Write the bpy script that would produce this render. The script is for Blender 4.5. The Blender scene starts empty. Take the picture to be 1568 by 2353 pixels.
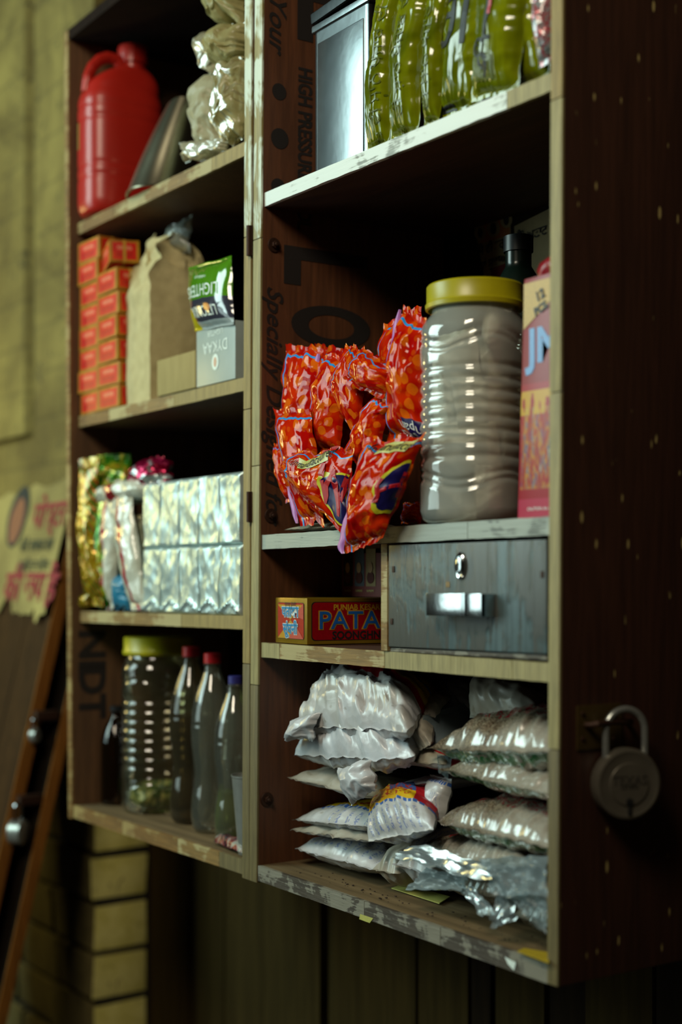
import bpy, bmesh, math, random
from mathutils import Vector, Matrix, noise
V = Vector
PI = math.pi
SC = bpy.context.scene
COL = SC.collection
RN = random.Random(11)

# ---------------------------------------------------------------- camera, world, lights, exposure
# World frame: X runs along the fronts of the cupboards, Y goes into them, Z up; Z = 0 is the eye height.
CAM = V((1.195, -1.09, 0.0))
FP, CX, HY = 3267.0, 784.0, 1335.0          # focal length in pixels of the 1568x2353 frame, centre column, horizon row
SY, CY = 0.8298, 0.5580
cd = bpy.data.cameras.new('camera')
cam = bpy.data.objects.new('camera', cd); COL.objects.link(cam)
cam.location = CAM
cam.rotation_euler = (PI / 2, 0, math.asin(SY))
cd.sensor_width = 36; cd.lens = FP * 36 / 2353
cd.shift_y = (HY - 1176.5) / 2353
cd.clip_start = 0.05
cd.dof.use_dof = True; cd.dof.focus_distance = 1.98; cd.dof.aperture_fstop = 1.9
SC.camera = cam
SC.view_settings.view_transform = 'Standard'
SC.view_settings.look = 'None'
SC.view_settings.gamma = 1
SC.view_settings.use_curve_mapping = False
SC.view_settings.exposure = 0.0
SC.cycles.max_bounces = 8; SC.cycles.transparent_max_bounces = 24
SC.cycles.sample_clamp_indirect = 3.0

wd = bpy.data.worlds.new('world'); SC.world = wd; wd.use_nodes = True
wd.node_tree.nodes['Background'].inputs[0].default_value = (0.34, 0.25, 0.14, 1)
wd.node_tree.nodes['Background'].inputs[1].default_value = 0.022

def area(name, loc, aim, sx, sy, power, col):
    ld = bpy.data.lights.new(name, 'AREA'); ld.shape = 'RECTANGLE'
    ld.size = sx; ld.size_y = sy; ld.energy = power; ld.color = col
    o = bpy.data.objects.new(name, ld); COL.objects.link(o)
    o.location = loc
    o.rotation_euler = (V(aim) - V(loc)).to_track_quat('-Z', 'Y').to_euler()
    return o
# the shop's open front: cool daylight high in front of the cupboards; a warmer opening beyond their left end
area('daylight_doorway', (-2.15, -2.25, 1.25), (-0.45, 0.1, 0.35), 1.35, 1.5, 62, (0.74, 1.0, 0.94))
area('doorway_lower_part', (-2.15, -2.25, 0.10), (-0.45, 0.1, 0.0), 1.35, 0.7, 8, (0.76, 1.0, 0.95))
area('warm_fill_right', (0.75, -1.9, 1.85), (-0.7, 0.1, 0.1), 0.8, 0.8, 44, (1.0, 0.89, 0.68))  # warm fill added high at the right for inner left walls and brick ends
area('side_window', (-3.2, -0.9, 0.45), (-2.5, 0.3, 0.35), 0.4, 0.5, 9, (1.0, 0.82, 0.30))

# ---------------------------------------------------------------- geometry helpers
def ray(x, y):
    t = (x - CX) / FP; s = (HY - y) / FP
    return V((CY * t - SY, SY * t + CY, s))
def W(x, y, Y=0.0):                       # the point of plane Y seen at a pixel of the photograph
    d = ray(x, y); return CAM + d * ((Y - CAM.y) / d.y)
def WX(x, y, X):                          # the same on a plane X
    d = ray(x, y); return CAM + d * ((X - CAM.x) / d.x)
def WZ(x, y, Z):
    d = ray(x, y); return CAM + d * (Z / d.z)
def WP(x, Z, Y):                          # pixel column on plane Y at height Z
    p = W(x, HY, Y); p.z = Z; return p

WL = {}
class B:
    def __init__(s): s.v = []; s.f = []; s.uv = []
    def add(s, pts, faces, uvs=None):
        n = len(s.v); s.v += [V(p) for p in pts]
        for i, f in enumerate(faces):
            s.f.append([n + k for k in f]); s.uv.append(uvs[i] if uvs else [(0, 0)] * len(f))
        return s
    def grid(s, fn, nu, nv, flip=False, u0=0., u1=1., v0=0., v1=1.):
        pts = []; uvp = []
        for j in range(nv + 1):
            for i in range(nu + 1):
                u = u0 + (u1 - u0) * i / nu; v = v0 + (v1 - v0) * j / nv
                pts.append(fn(u, v)); uvp.append((u, v))
        fs = []; us = []
        for j in range(nv):
            for i in range(nu):
                a = j * (nu + 1) + i; q = [a, a + 1, a + nu + 2, a + nu + 1]
                if flip: q.reverse()
                fs.append(q); us.append([uvp[k] for k in q])
        return s.add(pts, fs, us)
    def hexa(s, p):                       # p: 4 bottom (ccw from above) then 4 top
        q = [(0, 0), (1, 0), (1, 1), (0, 1)]
        return s.add(p, [(3, 2, 1, 0), (4, 5, 6, 7), (0, 1, 5, 4), (1, 2, 6, 5), (2, 3, 7, 6), (3, 0, 4, 7)], [q] * 6)
    def box(s, x0, x1, y0, y1, z0, z1, M=None):
        p = [V(c) for c in ((x0, y0, z0), (x1, y0, z0), (x1, y1, z0), (x0, y1, z0), (x0, y0, z1), (x1, y0, z1), (x1, y1, z1), (x0, y1, z1))]
        if M: p = [M @ c for c in p]
        return s.hexa(p)
    def lathe(s, prof, n=40, c=(0, 0, 0), rf=None, M=None, cap=(1, 1)):   # prof [(r,z)]; rf(theta, r, z) -> (r, z)
        pts = []; m = len(prof)
        for k, (r, z) in enumerate(prof):
            for i in range(n):
                a = 2 * PI * i / n; rr, zz = (r, z) if rf is None else rf(a, r, z)
                p = V((rr * math.cos(a), rr * math.sin(a), zz))
                pts.append((M @ p if M else p) + V(c))
        fs = []; us = []
        for k in range(m - 1):
            for i in range(n):
                j = (i + 1) % n
                fs.append([k * n + i, k * n + j, (k + 1) * n + j, (k + 1) * n + i])
                us.append([(i / n, k / (m - 1)), ((i + 1) / n, k / (m - 1)), ((i + 1) / n, (k + 1) / (m - 1)), (i / n, (k + 1) / (m - 1))])
        if cap[0]: fs.append(list(range(n - 1, -1, -1))); us.append([(0, 0)] * n)
        if cap[1]: fs.append([(m - 1) * n + i for i in range(n)]); us.append([(0, 1)] * n)
        return s.add(pts, fs, us)
    def tube(s, pts, r, n=8, closed=False):
        pts = [V(p) for p in pts]; out = []; m = len(pts); up = V((0.13, 0.21, 0.97))
        for i, p in enumerate(pts):
            a = pts[(i - 1) % m] if (closed or i) else p; b = pts[(i + 1) % m] if (closed or i < m - 1) else p
            t = (b - a).normalized(); x = t.cross(up)
            if x.length < 1e-3: x = t.cross(V((1, 0, 0)))
            x.normalize(); y = x.cross(t); rr = r[i] if isinstance(r, (list, tuple)) else r
            for k in range(n):
                q = 2 * PI * k / n; out.append(p + (x * math.cos(q) + y * math.sin(q)) * rr)
        fs = []
        for i in range(m if closed else m - 1):
            for k in range(n):
                a = i * n + k; b = i * n + (k + 1) % n; c = ((i + 1) % m) * n + (k + 1) % n; d = ((i + 1) % m) * n + k
                fs.append([a, b, c, d])
        if not closed: fs += [list(range(n - 1, -1, -1)), [(m - 1) * n + k for k in range(n)]]
        return s.add(out, fs)
    def build(s, name, m, parent=None, smooth=True, bevel=0, origin=None, merge=0, sharp=35, bseg=2):
        me = bpy.data.meshes.new(name)
        if origin is None:
            lo = V([min(p[k] for p in s.v) for k in range(3)]); hi = V([max(p[k] for p in s.v) for k in range(3)])
            origin = V(((lo.x + hi.x) / 2, (lo.y + hi.y) / 2, lo.z))
        origin = V(origin)
        me.from_pydata([p - origin for p in s.v], [], s.f)
        ul = me.uv_layers.new(name='UVMap'); li = 0; flat = []
        for q in s.uv:
            for c in q: flat += [c[0], c[1]]
        ul.data.foreach_set('uv', flat)
        bm = bmesh.new(); bm.from_mesh(me)
        if merge: bmesh.ops.remove_doubles(bm, verts=bm.verts, dist=merge)
        if bevel: bmesh.ops.bevel(bm, geom=bm.edges[:], offset=bevel, segments=bseg, profile=0.7, affect='EDGES', clamp_overlap=True)
        bmesh.ops.recalc_face_normals(bm, faces=bm.faces) if not getattr(s, 'keepn', False) else None
        for f in bm.faces: f.smooth = smooth
        if smooth:
            for e in bm.edges:
                if len(e.link_faces) == 2 and e.calc_face_angle(0) > math.radians(sharp): e.smooth = False
        bm.to_mesh(me); bm.free()
        me.materials.append(m)
        o = bpy.data.objects.new(name, me); COL.objects.link(o)
        WL[o.name] = origin.copy()
        if parent: o.parent = parent; o.location = origin - WL[parent.name]
        else: o.location = origin
        return o

def tag(o, label=None, cat=None, group=None, kind=None):
    if label: o['label'] = label
    if cat: o['category'] = cat
    if group: o['group'] = group
    if kind: o['kind'] = kind
    return o
def empty(name, loc, label=None, cat=None, group=None):
    o = bpy.data.objects.new(name, None); COL.objects.link(o); o.location = loc
    o.empty_display_size = 0.02; WL[o.name] = V(loc)
    return tag(o, label, cat, group)
def copy_tree(o, loc=None, rz=None, label=None, parent=None):
    c = o.copy(); COL.objects.link(c); c.parent = parent
    if loc is not None: c.location = loc; WL[c.name] = V(loc)
    if rz is not None: c.rotation_euler = rz if hasattr(rz, '__len__') else (0, 0, rz)
    if label: c['label'] = label
    for ch in o.children: copy_tree(ch, parent=c)
    return c

def letters(s, size, m, fn, parent, name='lettering', shear=0.0, bold=0.0, sub=0, align='CENTER', label=None, sx=1.0, spacing=1.0):
    """flat print: text outline laid on a surface by fn(x, y) -> world point"""
    cu = bpy.data.curves.new('t', 'FONT'); cu.body = s; cu.size = size; cu.shear = shear; cu.offset = bold
    cu.align_x = align; cu.align_y = 'CENTER'; cu.resolution_u = 8 if size > .08 else 3; cu.space_character = spacing
    to = bpy.data.objects.new('t', cu); COL.objects.link(to)
    me = bpy.data.meshes.new_from_object(to.evaluated_get(bpy.context.evaluated_depsgraph_get()))
    bpy.data.objects.remove(to); bpy.data.curves.remove(cu)
    bm = bmesh.new(); bm.from_mesh(me); bpy.data.meshes.remove(me)
    if sub:
        bmesh.ops.triangulate(bm, faces=bm.faces)
        bmesh.ops.subdivide_edges(bm, edges=[e for e in bm.edges if e.calc_length() > sub], cuts=2)
        bmesh.ops.triangulate(bm, faces=bm.faces)
    b = B(); b.keepn = True
    b.add([fn(v.co.x * sx, v.co.y) for v in bm.verts], [[v.index for v in f.verts] for f in bm.faces]); bm.free()
    if not b.v: return None
    o = b.build(name, m, parent, smooth=False)
    if label: o['label'] = label
    return o
def plane_fn(p, ex, ey, off=0.0006):
    n = V(ex).cross(V(ey)).normalized() * off; p = V(p); ex = V(ex); ey = V(ey)
    return lambda x, y: p + ex * x + ey * y + n

# ---------------------------------------------------------------- materials
def lin(c):
    if isinstance(c, str):
        c = [int(c[i:i + 2], 16) / 255 for i in (0, 2, 4)]
        c = [x / 12.92 if x <= 0.04045 else ((x + 0.055) / 1.055) ** 2.4 for x in c]
    return (c[0], c[1], c[2], 1)
class G:
    """tiny node-graph helper"""
    def __init__(s, name):
        s.m = bpy.data.materials.new(name); s.m.use_nodes = True; s.t = s.m.node_tree
        s.b = s.t.nodes['Principled BSDF']; s.o = s.t.nodes['Material Output']
    def n(s, ty, ins=None, **kw):
        d = s.t.nodes.new('ShaderNode' + ty)
        for k, v in kw.items(): setattr(d, k, v)
        for k, v in (ins or {}).items(): s.set(d.inputs[k], v)
        return d
    def set(s, sock, v):
        if hasattr(v, 'is_output') or isinstance(v, bpy.types.NodeSocket): s.t.links.new(v, sock)
        elif isinstance(v, bpy.types.Node): s.t.links.new(v.outputs[0], sock)
        elif isinstance(v, str): sock.default_value = lin(v)
        else: sock.default_value = v
    def co(s, kind='Object', sc=(1, 1, 1), rot=(0, 0, 0), loc=(0, 0, 0)):
        t = s.n('TexCoord'); mp = s.n('Mapping')
        s.t.links.new(t.outputs[kind], mp.inputs[0]); mp.inputs['Scale'].default_value = sc
        mp.inputs['Rotation'].default_value = rot; mp.inputs['Location'].default_value = loc
        return mp.outputs[0]
    def noise(s, vec, sc, det=3, dist=0, rough=.5):
        return s.n('TexNoise', {'Vector': vec, 'Scale': sc, 'Detail': det, 'Distortion': dist, 'Roughness': rough}).outputs[0]
    def ramp(s, fac, stops, mode='LINEAR'):
        r = s.n('ValToRGB', {'Fac': fac}); e = r.color_ramp.elements; r.color_ramp.interpolation = mode
        while len(e) < len(stops): e.new(0.5)
        for i, (p, c) in enumerate(stops): e[i].position = p; e[i].color = lin(c) if not isinstance(c, (int, float)) else (c, c, c, 1)
        return r.outputs[0]
    def mix(s, fac, a, b, mode='MIX'):
        d = s.n('Mix', data_type='RGBA', blend_type=mode)
        for i, v in ((0, fac), (6, a), (7, b)): s.set(d.inputs[i], lin(v) if isinstance(v, str) or isinstance(v, tuple) else v)
        return d.outputs[2]
    def math(s, op, a, b=0., c=0.):
        d = s.n('Math', operation=op)
        for i, v in enumerate((a, b, c)): s.set(d.inputs[i], v)
        return d.outputs[0]
    def sep(s, vec):
        d = s.n('SeparateXYZ', {0: vec}); return d.outputs[0], d.outputs[1], d.outputs[2]
    def bump(s, h, st=.3, dist=.002, normal=None):
        d = s.n('Bump', {'Height': h, 'Strength': st, 'Distance': dist})
        if normal is not None: s.set(d.inputs['Normal'], normal)
        return d.outputs[0]
    def fin(s, col=None, rough=None, metal=None, normal=None, **kw):
        for k, v in (('Base Color', col), ('Roughness', rough), ('Metallic', metal), ('Normal', normal)):
            if v is not None: s.set(s.b.inputs[k], lin(v) if isinstance(v, str) else v)
        for k, v in kw.items(): s.set(s.b.inputs[k.replace('_', ' ')], v)
        return s.m
def plain(name, col, rough=.5, metal=0, bump=0, bsc=200, **kw):
    g = G(name); c = g.co(); nz = g.noise(c, bsc, 3)
    cc = g.mix(g.ramp(nz, [(.35, 0.), (.75, .35)]), col, tuple(x * .55 for x in lin(col)[:3]) + (1,))
    return g.fin(cc, rough, metal, g.bump(nz, bump, .001) if bump else None, **kw)
def wood(name, a, b, axis=2, sc=40, rough=.7, paint=None, pcov=.5, bump=.35, dark=None, psc=9, fleck=0):
    g = G(name); s = [1, 1, 1]; s[axis] = .07
    c = g.co(sc=tuple(s)); c2 = g.co()
    n1 = g.noise(c, sc, 6, 1.2, .65); n2 = g.noise(c, sc * 5, 3, 0, .6); n3 = g.noise(c2, psc, 4, .6, .6)
    base = g.mix(g.ramp(n1, [(.3, 0.), (.7, 1.)]), a, b)
    base = g.mix(g.ramp(n2, [(.35, .55), (.6, 0.)]), base, dark or tuple(x * .35 for x in lin(b)[:3]) + (1,))
    h = g.math('ADD', n1, g.math('MULTIPLY', n2, .6)); rg = rough
    if paint:
        worn = g.math('ADD', n3, g.math('MULTIPLY', g.noise(c, sc * 2.3, 5, .5, .7), .55))
        f = g.ramp(worn, [(.80 - .3 * pcov, 0.), (.86 - .3 * pcov, 1.)])
        base = g.mix(f, base, paint); h = g.math('ADD', h, g.math('MULTIPLY', f, .5))
    if fleck:
        vo = g.n('TexVoronoi', {'Vector': g.co(sc=(1, 1, .30)), 'Scale': 60.}); mask = g.noise(c2, 14, 2)
        f = g.math('MULTIPLY', g.ramp(g.math('ADD', vo.outputs[0], g.math('MULTIPLY', g.noise(c2, 30, 3), .35)), [(.26, 1.), (.30, 0.)]), g.ramp(mask, [(.46, 0.), (.52, 1.)]))
        base = g.mix(g.math('MULTIPLY', f, fleck), base, 'B8A468')
    return g.fin(base, rg, 0, g.bump(h, bump, .0012), Specular_IOR_Level=.12 if rg >= .7 else .5)
def crumple(g, sc=28, st=.6, d=.004, vec=None, fine=1.):
    c = vec if vec is not None else g.co()
    w = g.n('TexNoise', {'Vector': c, 'Scale': sc * .5, 'Detail': 2.}).outputs[1]
    wv = g.n('VectorMath', {0: c, 1: w}, operation='MULTIPLY_ADD'); wv.inputs[1].default_value = (1, 1, 1)
    mix = g.n('VectorMath', operation='ADD'); sc_ = g.n('VectorMath', operation='SCALE'); g.set(sc_.inputs[0], w); sc_.inputs['Scale'].default_value = .03
    g.set(mix.inputs[0], c); g.set(mix.inputs[1], sc_.outputs[0]); g.t.nodes.remove(wv)
    v1 = g.n('TexVoronoi', {'Vector': mix.outputs[0], 'Scale': sc}, feature='F1').outputs[0]
    v2 = g.n('TexVoronoi', {'Vector': mix.outputs[0], 'Scale': sc * 2.7}, feature='F1').outputs[0]
    h = g.math('ADD', v1, g.math('MULTIPLY', v2, .35 * fine))
    return g.bump(h, st, d)
def uvxy(g):
    t = g.n('TexCoord'); x, y, z = g.sep(t.outputs['UV']); return x, y, t.outputs['UV']
def band(g, v, lo, hi):                  # 1 inside [lo, hi]
    return g.math('MULTIPLY', g.math('GREATER_THAN', v, lo), g.math('LESS_THAN', v, hi))
def film(name, tint=(.93, .96, .96), veil=.12, rough=.08, st=.5, sc=30, d=.003, gl=1.0, vcol='D8E8E4', ior=1.5):
    g = G(name); g.t.nodes.remove(g.b); nb = crumple(g, sc, st, d)
    tr = g.n('BsdfTransparent', {0: (*tint, 1)}); gls = g.n('BsdfGlossy', {'Color': (1, 1, 1, 1), 'Roughness': rough, 'Normal': nb})
    df = g.n('BsdfDiffuse', {0: lin(vcol), 'Normal': nb}); tl = g.n('BsdfTranslucent', {0: lin(vcol)})
    dt = g.n('MixShader', {0: .35, 1: df.outputs[0], 2: tl.outputs[0]})
    fr = g.n('Fresnel', {'IOR': ior, 'Normal': nb})
    a = g.n('MixShader', {0: veil, 1: tr.outputs[0], 2: dt.outputs[0]})
    m2 = g.n('MixShader', {0: g.math('MULTIPLY', fr.outputs[0], gl), 1: a.outputs[0], 2: gls.outputs[0]})
    g.t.links.new(m2.outputs[0], g.o.inputs[0]); return g.m
# ---------------------------------------------------------------- shared materials
M_edge = wood('plywood_edge_warm', '8A7642', 'A8935A', 2, 60, .62, None, 0, .4)  # warmer tone: yellow light on the left cupboard put into the colour
M_edgeR = wood('plywood_edge_pale', '8E8356', 'ADA271', 2, 60, .6, None, 0, .4)
M_edgeW = wood('plywood_edge_white_worn', '8E8250', 'A89A66', 2, 55, .55, 'CFDAC8', .22, .5)
M_edgeD = wood('plywood_edge_grimy_shaded', '5E5334', '7D7048', 2, 60, .6, None, 0, .4)  # low strips: grime plus light falloff put into the colour
M_strip = wood('edge_strip_oak', '7A5C2C', '9A7C46', 0, 45, .6, 'A89A6C', .2, .4)
M_stripL = wood('edge_strip_left_ochre', '6E4C20', '8F6C34', 0, 45, .65, '9A8450', .1, .4)  # ochre includes the warm light that falls on the left cupboard
M_stripW = wood('edge_strip_whitewashed', '7F8478', 'AEB8B0', 0, 60, .5, 'DDE8E2', .50, .6)
M_stripG = wood('edge_strip_grey', '555A55', '83897F', 0, 60, .45, '9CA59B', .5, .4)
M_stripB = wood('edge_strip_grimy', '3B332B', '5A5246', 0, 70, .55, '7D7A6C', .15, .6, psc=22)
M_in = wood('inner_wood_brown', '4A2A16', '643A20', 2, 30, .55, None, 0, .25)
M_inL = wood('inner_wood_grey_brown', '523822', '6A4A2C', 2, 30, .6, None, 0, .25)
M_shelf = wood('shelf_board', '3C2414', '523320', 0, 30, .6, None, 0, .2)
M_floorb = wood('bottom_board_dusty', '5F4F36', '77654A', 0, 14, .75, None, 0, .12)
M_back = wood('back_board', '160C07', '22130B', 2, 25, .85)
M_side = wood('outer_side_dark', '301A0F', '42261A', 2, 26, .5, None, 0, .3, fleck=.75)
M_drawer = wood('drawer_front_grey', '42565A', '5A6E72', 2, 34, .38, '4A4C48', .35, .6, psc=6)
M_sten = plain('stencil_ink', '1C1512', .7)
M_ink = plain('black_ink', '0C0B0C', .6)
M_chrome = plain('chrome', 'C9CED0', .14, 1, .12, 120)
M_steel = plain('stainless_steel', 'B4B8B2', .30, .7, .15, 60)
M_rust = plain('rusty_iron', '3A2317', .6, .5, .6, 150)
M_black = plain('keyhole_black', '020202', .8)

# ---------------------------------------------------------------- the room
def struct(o): o['kind'] = 'structure'; return o
g = G('limewash_plaster'); c = g.co(); n1 = g.noise(c, 3, 5, .8, .6); n2 = g.noise(c, 26, 5, 1, .7)
bk = g.n('TexBrick', {'Vector': g.co(rot=(PI / 2, 0, 0)), 'Scale': 1.0, 'Mortar Size': .006, 'Mortar Smooth': .6, 'Brick Width': .24, 'Row Height': .118})
bk.inputs['Color1'].default_value = bk.inputs['Color2'].default_value = (1, 1, 1, 1); bk.inputs['Mortar'].default_value = (0, 0, 0, 1)
col = g.mix(g.ramp(n1, [(.35, 0.), (.65, 1.)]), '665A2E', '978A4C')
col = g.mix(g.ramp(n2, [(.33, .8), (.42, 0.)]), col, '2B2A1E')
col = g.mix(g.math('MULTIPLY', g.math('SUBTRACT', 1., bk.outputs[0]), .25), col, '3A3624')
M_plaster = g.fin(col, .9, 0, g.bump(g.math('ADD', n2, g.math('MULTIPLY', bk.outputs[0], .5)), .6, .006))
g = G('limewashed_brick'); c = g.co(); n1 = g.noise(c, 9, 5, .8, .65); n2 = g.noise(c, 60, 4, 0, .7)
col = g.mix(g.ramp(n1, [(.3, 0.), (.6, 1.)]), '5A4E28', '75683A'); col = g.mix(g.ramp(n1, [(.62, 0.), (.70, .85)]), col, '4A3B26')
col = g.mix(g.ramp(n2, [(.3, .7), (.42, 0.)]), col, '2D2818')
M_brick = g.fin(col, .9, 0, g.bump(g.math('ADD', n1, n2), .6, .005))
g = G('limewash_brick_lit_side'); c = g.co(); n1 = g.noise(c, 16, 5, .8, .65); n2 = g.noise(c, 70, 4, 0, .7)
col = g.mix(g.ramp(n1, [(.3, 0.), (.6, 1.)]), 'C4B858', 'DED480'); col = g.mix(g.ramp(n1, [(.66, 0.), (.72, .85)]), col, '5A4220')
M_brick_lit = g.fin(g.mix(g.ramp(n2, [(.3, .6), (.4, 0.)]), col, '3D3418'), .9, 0, g.bump(g.math('ADD', n1, n2), .6, .004))  # lighter limewash: the lit side of the corner bricks painted in
M_mortar = plain('dark_mortar', '1C1810', .95, 0, .5, 80)
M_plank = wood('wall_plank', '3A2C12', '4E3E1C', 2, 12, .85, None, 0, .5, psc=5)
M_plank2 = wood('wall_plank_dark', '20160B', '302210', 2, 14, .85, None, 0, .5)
M_ground = plain('packed_floor', '2A241B', .9, 0, .4, 20)

YW, YP, XC, ZB = .30, .452, -1.922, -.06
wl = B().box(-4.2, XC - .004, YW + .012, YW + .15, -1.25, ZB).build('wall_left', M_mortar, bevel=.003)
struct(wl)
B().box(-4.2, XC, YW, YW + .152, ZB, 2.1).build('plaster', M_plaster, wl, bevel=.006)
xk = W(50, 900, .27).x
pk = [(-4.2, .275), (xk, .275), (xk + .012, YW + .004), (-4.2, YW + .004)]
zc = W(20, 1015, .275).z
B().hexa([V((x, y, zc + (.01 if i in (1, 2) else 0))) for i, (x, y) in enumerate(pk)] + [V((x, y, 2.1)) for x, y in pk]).build('plaster_coat', M_plaster, wl, bevel=.006)
zt = ZB - .004; k = 0
while zt > -1.24:
    zb = zt - .104; x = XC; j = 0
    while x > -3.0:
        ln = (.235 if (j + k) % 2 == 0 else .115) if j else (.2 if k % 2 else .115)
        dy = RN.uniform(-.006, .004)
        b = B(); b.box(x - ln, x + (RN.uniform(-.004, .004) if j == 0 else 0), YW + dy, YW + (.140 if j == 0 else .05), zb + RN.uniform(0, .004), zt)
        b.v = [p + V((RN.uniform(-.005, .005), RN.uniform(-.004, .004), RN.uniform(-.005, .005))) for p in b.v]
        bo = b.build('brick', M_brick, wl, bevel=.006)
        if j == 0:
            bo.data.materials.append(M_brick_lit)
            for q in bo.data.polygons: q.material_index = 1 if q.normal.x > .6 else 0  # end faces get the lighter colour that stands in for light
        x -= ln + .011; j += 1
    zt = zb - .014; k += 1
wb = struct(B().box(-2.2, 2.2, YP + .03, YP + .05, -1.25, 2.1).build('wall_back', M_mortar))
x = -1.93
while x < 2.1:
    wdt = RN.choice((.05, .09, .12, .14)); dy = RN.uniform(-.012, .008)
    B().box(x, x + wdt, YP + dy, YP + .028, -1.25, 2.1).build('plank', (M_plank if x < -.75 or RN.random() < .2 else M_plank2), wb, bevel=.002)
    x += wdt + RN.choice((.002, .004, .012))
struct(B().box(-4.2, 3, -4, YP + .05, -1.30, -1.25).build('floor', M_ground))

# ---------------------------------------------------------------- the two cupboards, hinged together
ZT, ZBT, DP = 1.042, -.4295, .36
def lean(p0, p1):                          # front edge line through two pixels -> x at height z
    a, b = W(*p0), W(*p1)
    return lambda z: a.x + (b.x - a.x) * (z - a.z) / (b.z - a.z)
def upright(fl, fr, zb, zt, y0, y1, m, root, name='side_panel'):
    p = [V((fl(zb), y0, zb)), V((fr(zb), y0, zb)), V((fr(zb), y1, zb)), V((fl(zb), y1, zb)),
         V((fl(zt), y0, zt)), V((fr(zt), y0, zt)), V((fr(zt), y1, zt)), V((fl(zt), y1, zt))]
    return B().hexa(p).build(name, m, root, bevel=.0015)
A0, A1 = lean((148, 200), (157, 1900)), lean((156, 200), (165, 1850))
B0, B1 = lean((561.5, 350), (556.5, 1980)), lean((577, 350), (572.5, 1980))
C0, C1 = lean((583, 400), (573, 1985)), lean((601, 300), (590, 1985))
D0, D1 = lean((1266, 200), (1258, 2200)), lean((1292, 250), (1282, 2250))
cl = empty('wall_cupboard', (A0(0), 0, -.45), 'left open wooden cupboard with pale plywood edges and three shelves', 'cupboard', 'open cupboards hinged side by side')
cr = empty('wall_cupboard', (C0(0), 0, -.45), 'right open wooden cupboard with a grey drawer and dark outer side', 'cupboard', 'open cupboards hinged side by side')
def cupboard(root, L0, L1, R0, R1, mi, mo_r, me_l, me_r):
    e = .004
    for f0, f1, me, mo in ((L0, L1, me_l, mi), (R0, R1, me_r, mo_r)):
        s = upright(f0, f1, -.455, ZT + .02, e, DP, mo, root)
        zs = sorted([-.455, ZT + .02, RN.uniform(-.2, -.1), RN.uniform(.5, .6), RN.uniform(.1, .3)])
        for a, b in zip(zs, zs[1:]): upright(f0, f1, a, b - .0009, 0, e, me[0] if f0 is L0 and len(me) == 1 else M_edgeW if (a + b) / 2 > .55 and f0 is not R0 or (a + b) / 2 > .55 and mo is not M_side else M_edgeD if (a + b) / 2 < -.12 else RN.choice(me[:2]), s, 'edge_strip')
    f = lambda z: L0(z) + .001
    zb = [V((x(z), y, z)) for z in (ZT, ZT + .02) for x, y in ((L1, .002), (R0, .002), (R0, DP), (L1, DP))]
    B().hexa(zb).build('top_panel', M_back, root, bevel=.001)
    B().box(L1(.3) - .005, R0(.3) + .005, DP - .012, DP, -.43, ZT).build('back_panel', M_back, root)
def shelf(root, x0, x1, y0, zl, zr, th, joints, mats, m=M_shelf, name='shelf', under=None):
    zf = lambda x: zl + (zr - zl) * (x - x0) / (x1 - x0)
    def slab(xa, xb, ya, yb):
        return [V((x, y, zf(x) - d)) for d in (th, 0) for x, y in ((xa, ya), (xb, ya), (xb, yb), (xa, yb))]
    s = B().hexa(slab(x0, x1, y0 + .006, DP - .012)).build(name, m, root, bevel=.0008)
    xs = [x0] + joints + [x1]
    for i, (a, b) in enumerate(zip(xs, xs[1:])):
        q = B(); n = max(2, int((b - a) / .02)); nn = 3
        sd = RN.uniform(0, 99)
        def fr(u, v, a=a, b=b):
            x = a + .0006 + (b - a - .0012) * u; z = zf(x) - th * (1 - v)
            w = noise.noise(V((x * 60, z * 60, sd))) * .0007 + (.0012 * max(0, noise.noise(V((x * 25, sd, 3))) - .25) if v in (0, 1) else 0)
            return V((x, y0 - w * .6, z - (w if v == 1 else -w if v == 0 else 0)))
        q.grid(fr, n * 2, nn)
        bk = lambda u, v, a=a, b=b: V((a + .0006 + (b - a - .0012) * u, y0 + .0062, zf(a + (b - a) * u) - th * (1 - v)))
        q.grid(bk, n * 2, nn, True)
        for v in (0, 1): q.grid(lambda u, w, v=v: (fr(u, v) * (1 - w) + bk(u, v) * w), n * 2, 1, v == 1)
        for u in (0, 1): q.grid(lambda v, w, u=u: (fr(u, v) * (1 - w) + bk(u, v) * w), nn, 1, u == 0)
        q.build('edge_strip', mats[i % len(mats)], s, merge=.00005)
    return s
cupboard(cl, A0, A1, B0, B1, M_inL, M_in, [M_stripL], [M_edge, M_edge, M_edgeW])
cupboard(cr, C0, C1, D0, D1, M_in, M_side, [M_edgeR, M_edgeR, M_edgeW], [M_edgeR, M_edge])
Z1, Z2, Z3, Z4 = .686, .3165, -.056, ZBT
jx = lambda px, z, Y: W(px, HY - 1, Y).x
shelf(cl, A1(Z1), B0(Z1), .018, .689, .682, .0215, [jx(262, 0, .018), jx(487, 0, .018)], [M_stripL, M_strip, M_edge], M_inL)
shelf(cl, A1(Z2), B0(Z2), .018, .3165, .3166, .021, [jx(250, 0, .018), jx(400, 0, .018)], [M_stripL, M_strip, M_edge], M_inL)
shelf(cl, A1(Z3), B0(Z3), .018, -.058, -.0541, .021, [jx(417, 0, .018)], [M_strip, M_edge], M_inL)
shelf(cl, A1(Z4), B0(Z4), .003, -.4295, -.4275, .023, [jx(278, 0, 0), jx(405, 0, 0), jx(500, 0, 0)], [M_stripL, M_stripL, M_strip, M_edgeD], M_floorb, 'bottom_panel')
ZT_, ZM, ZN = .579, .072, -.093
shelf(cr, C1(ZT_), D0(ZT_), .006, .583, .5757, .0207, [jx(1157, 0, 0)], [M_stripW, M_edgeR])
shelf(cr, C1(ZM), D0(ZM), .005, .0691, .0734, .0215, [jx(1068, 0, 0)], [M_stripG, M_stripG])
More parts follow.
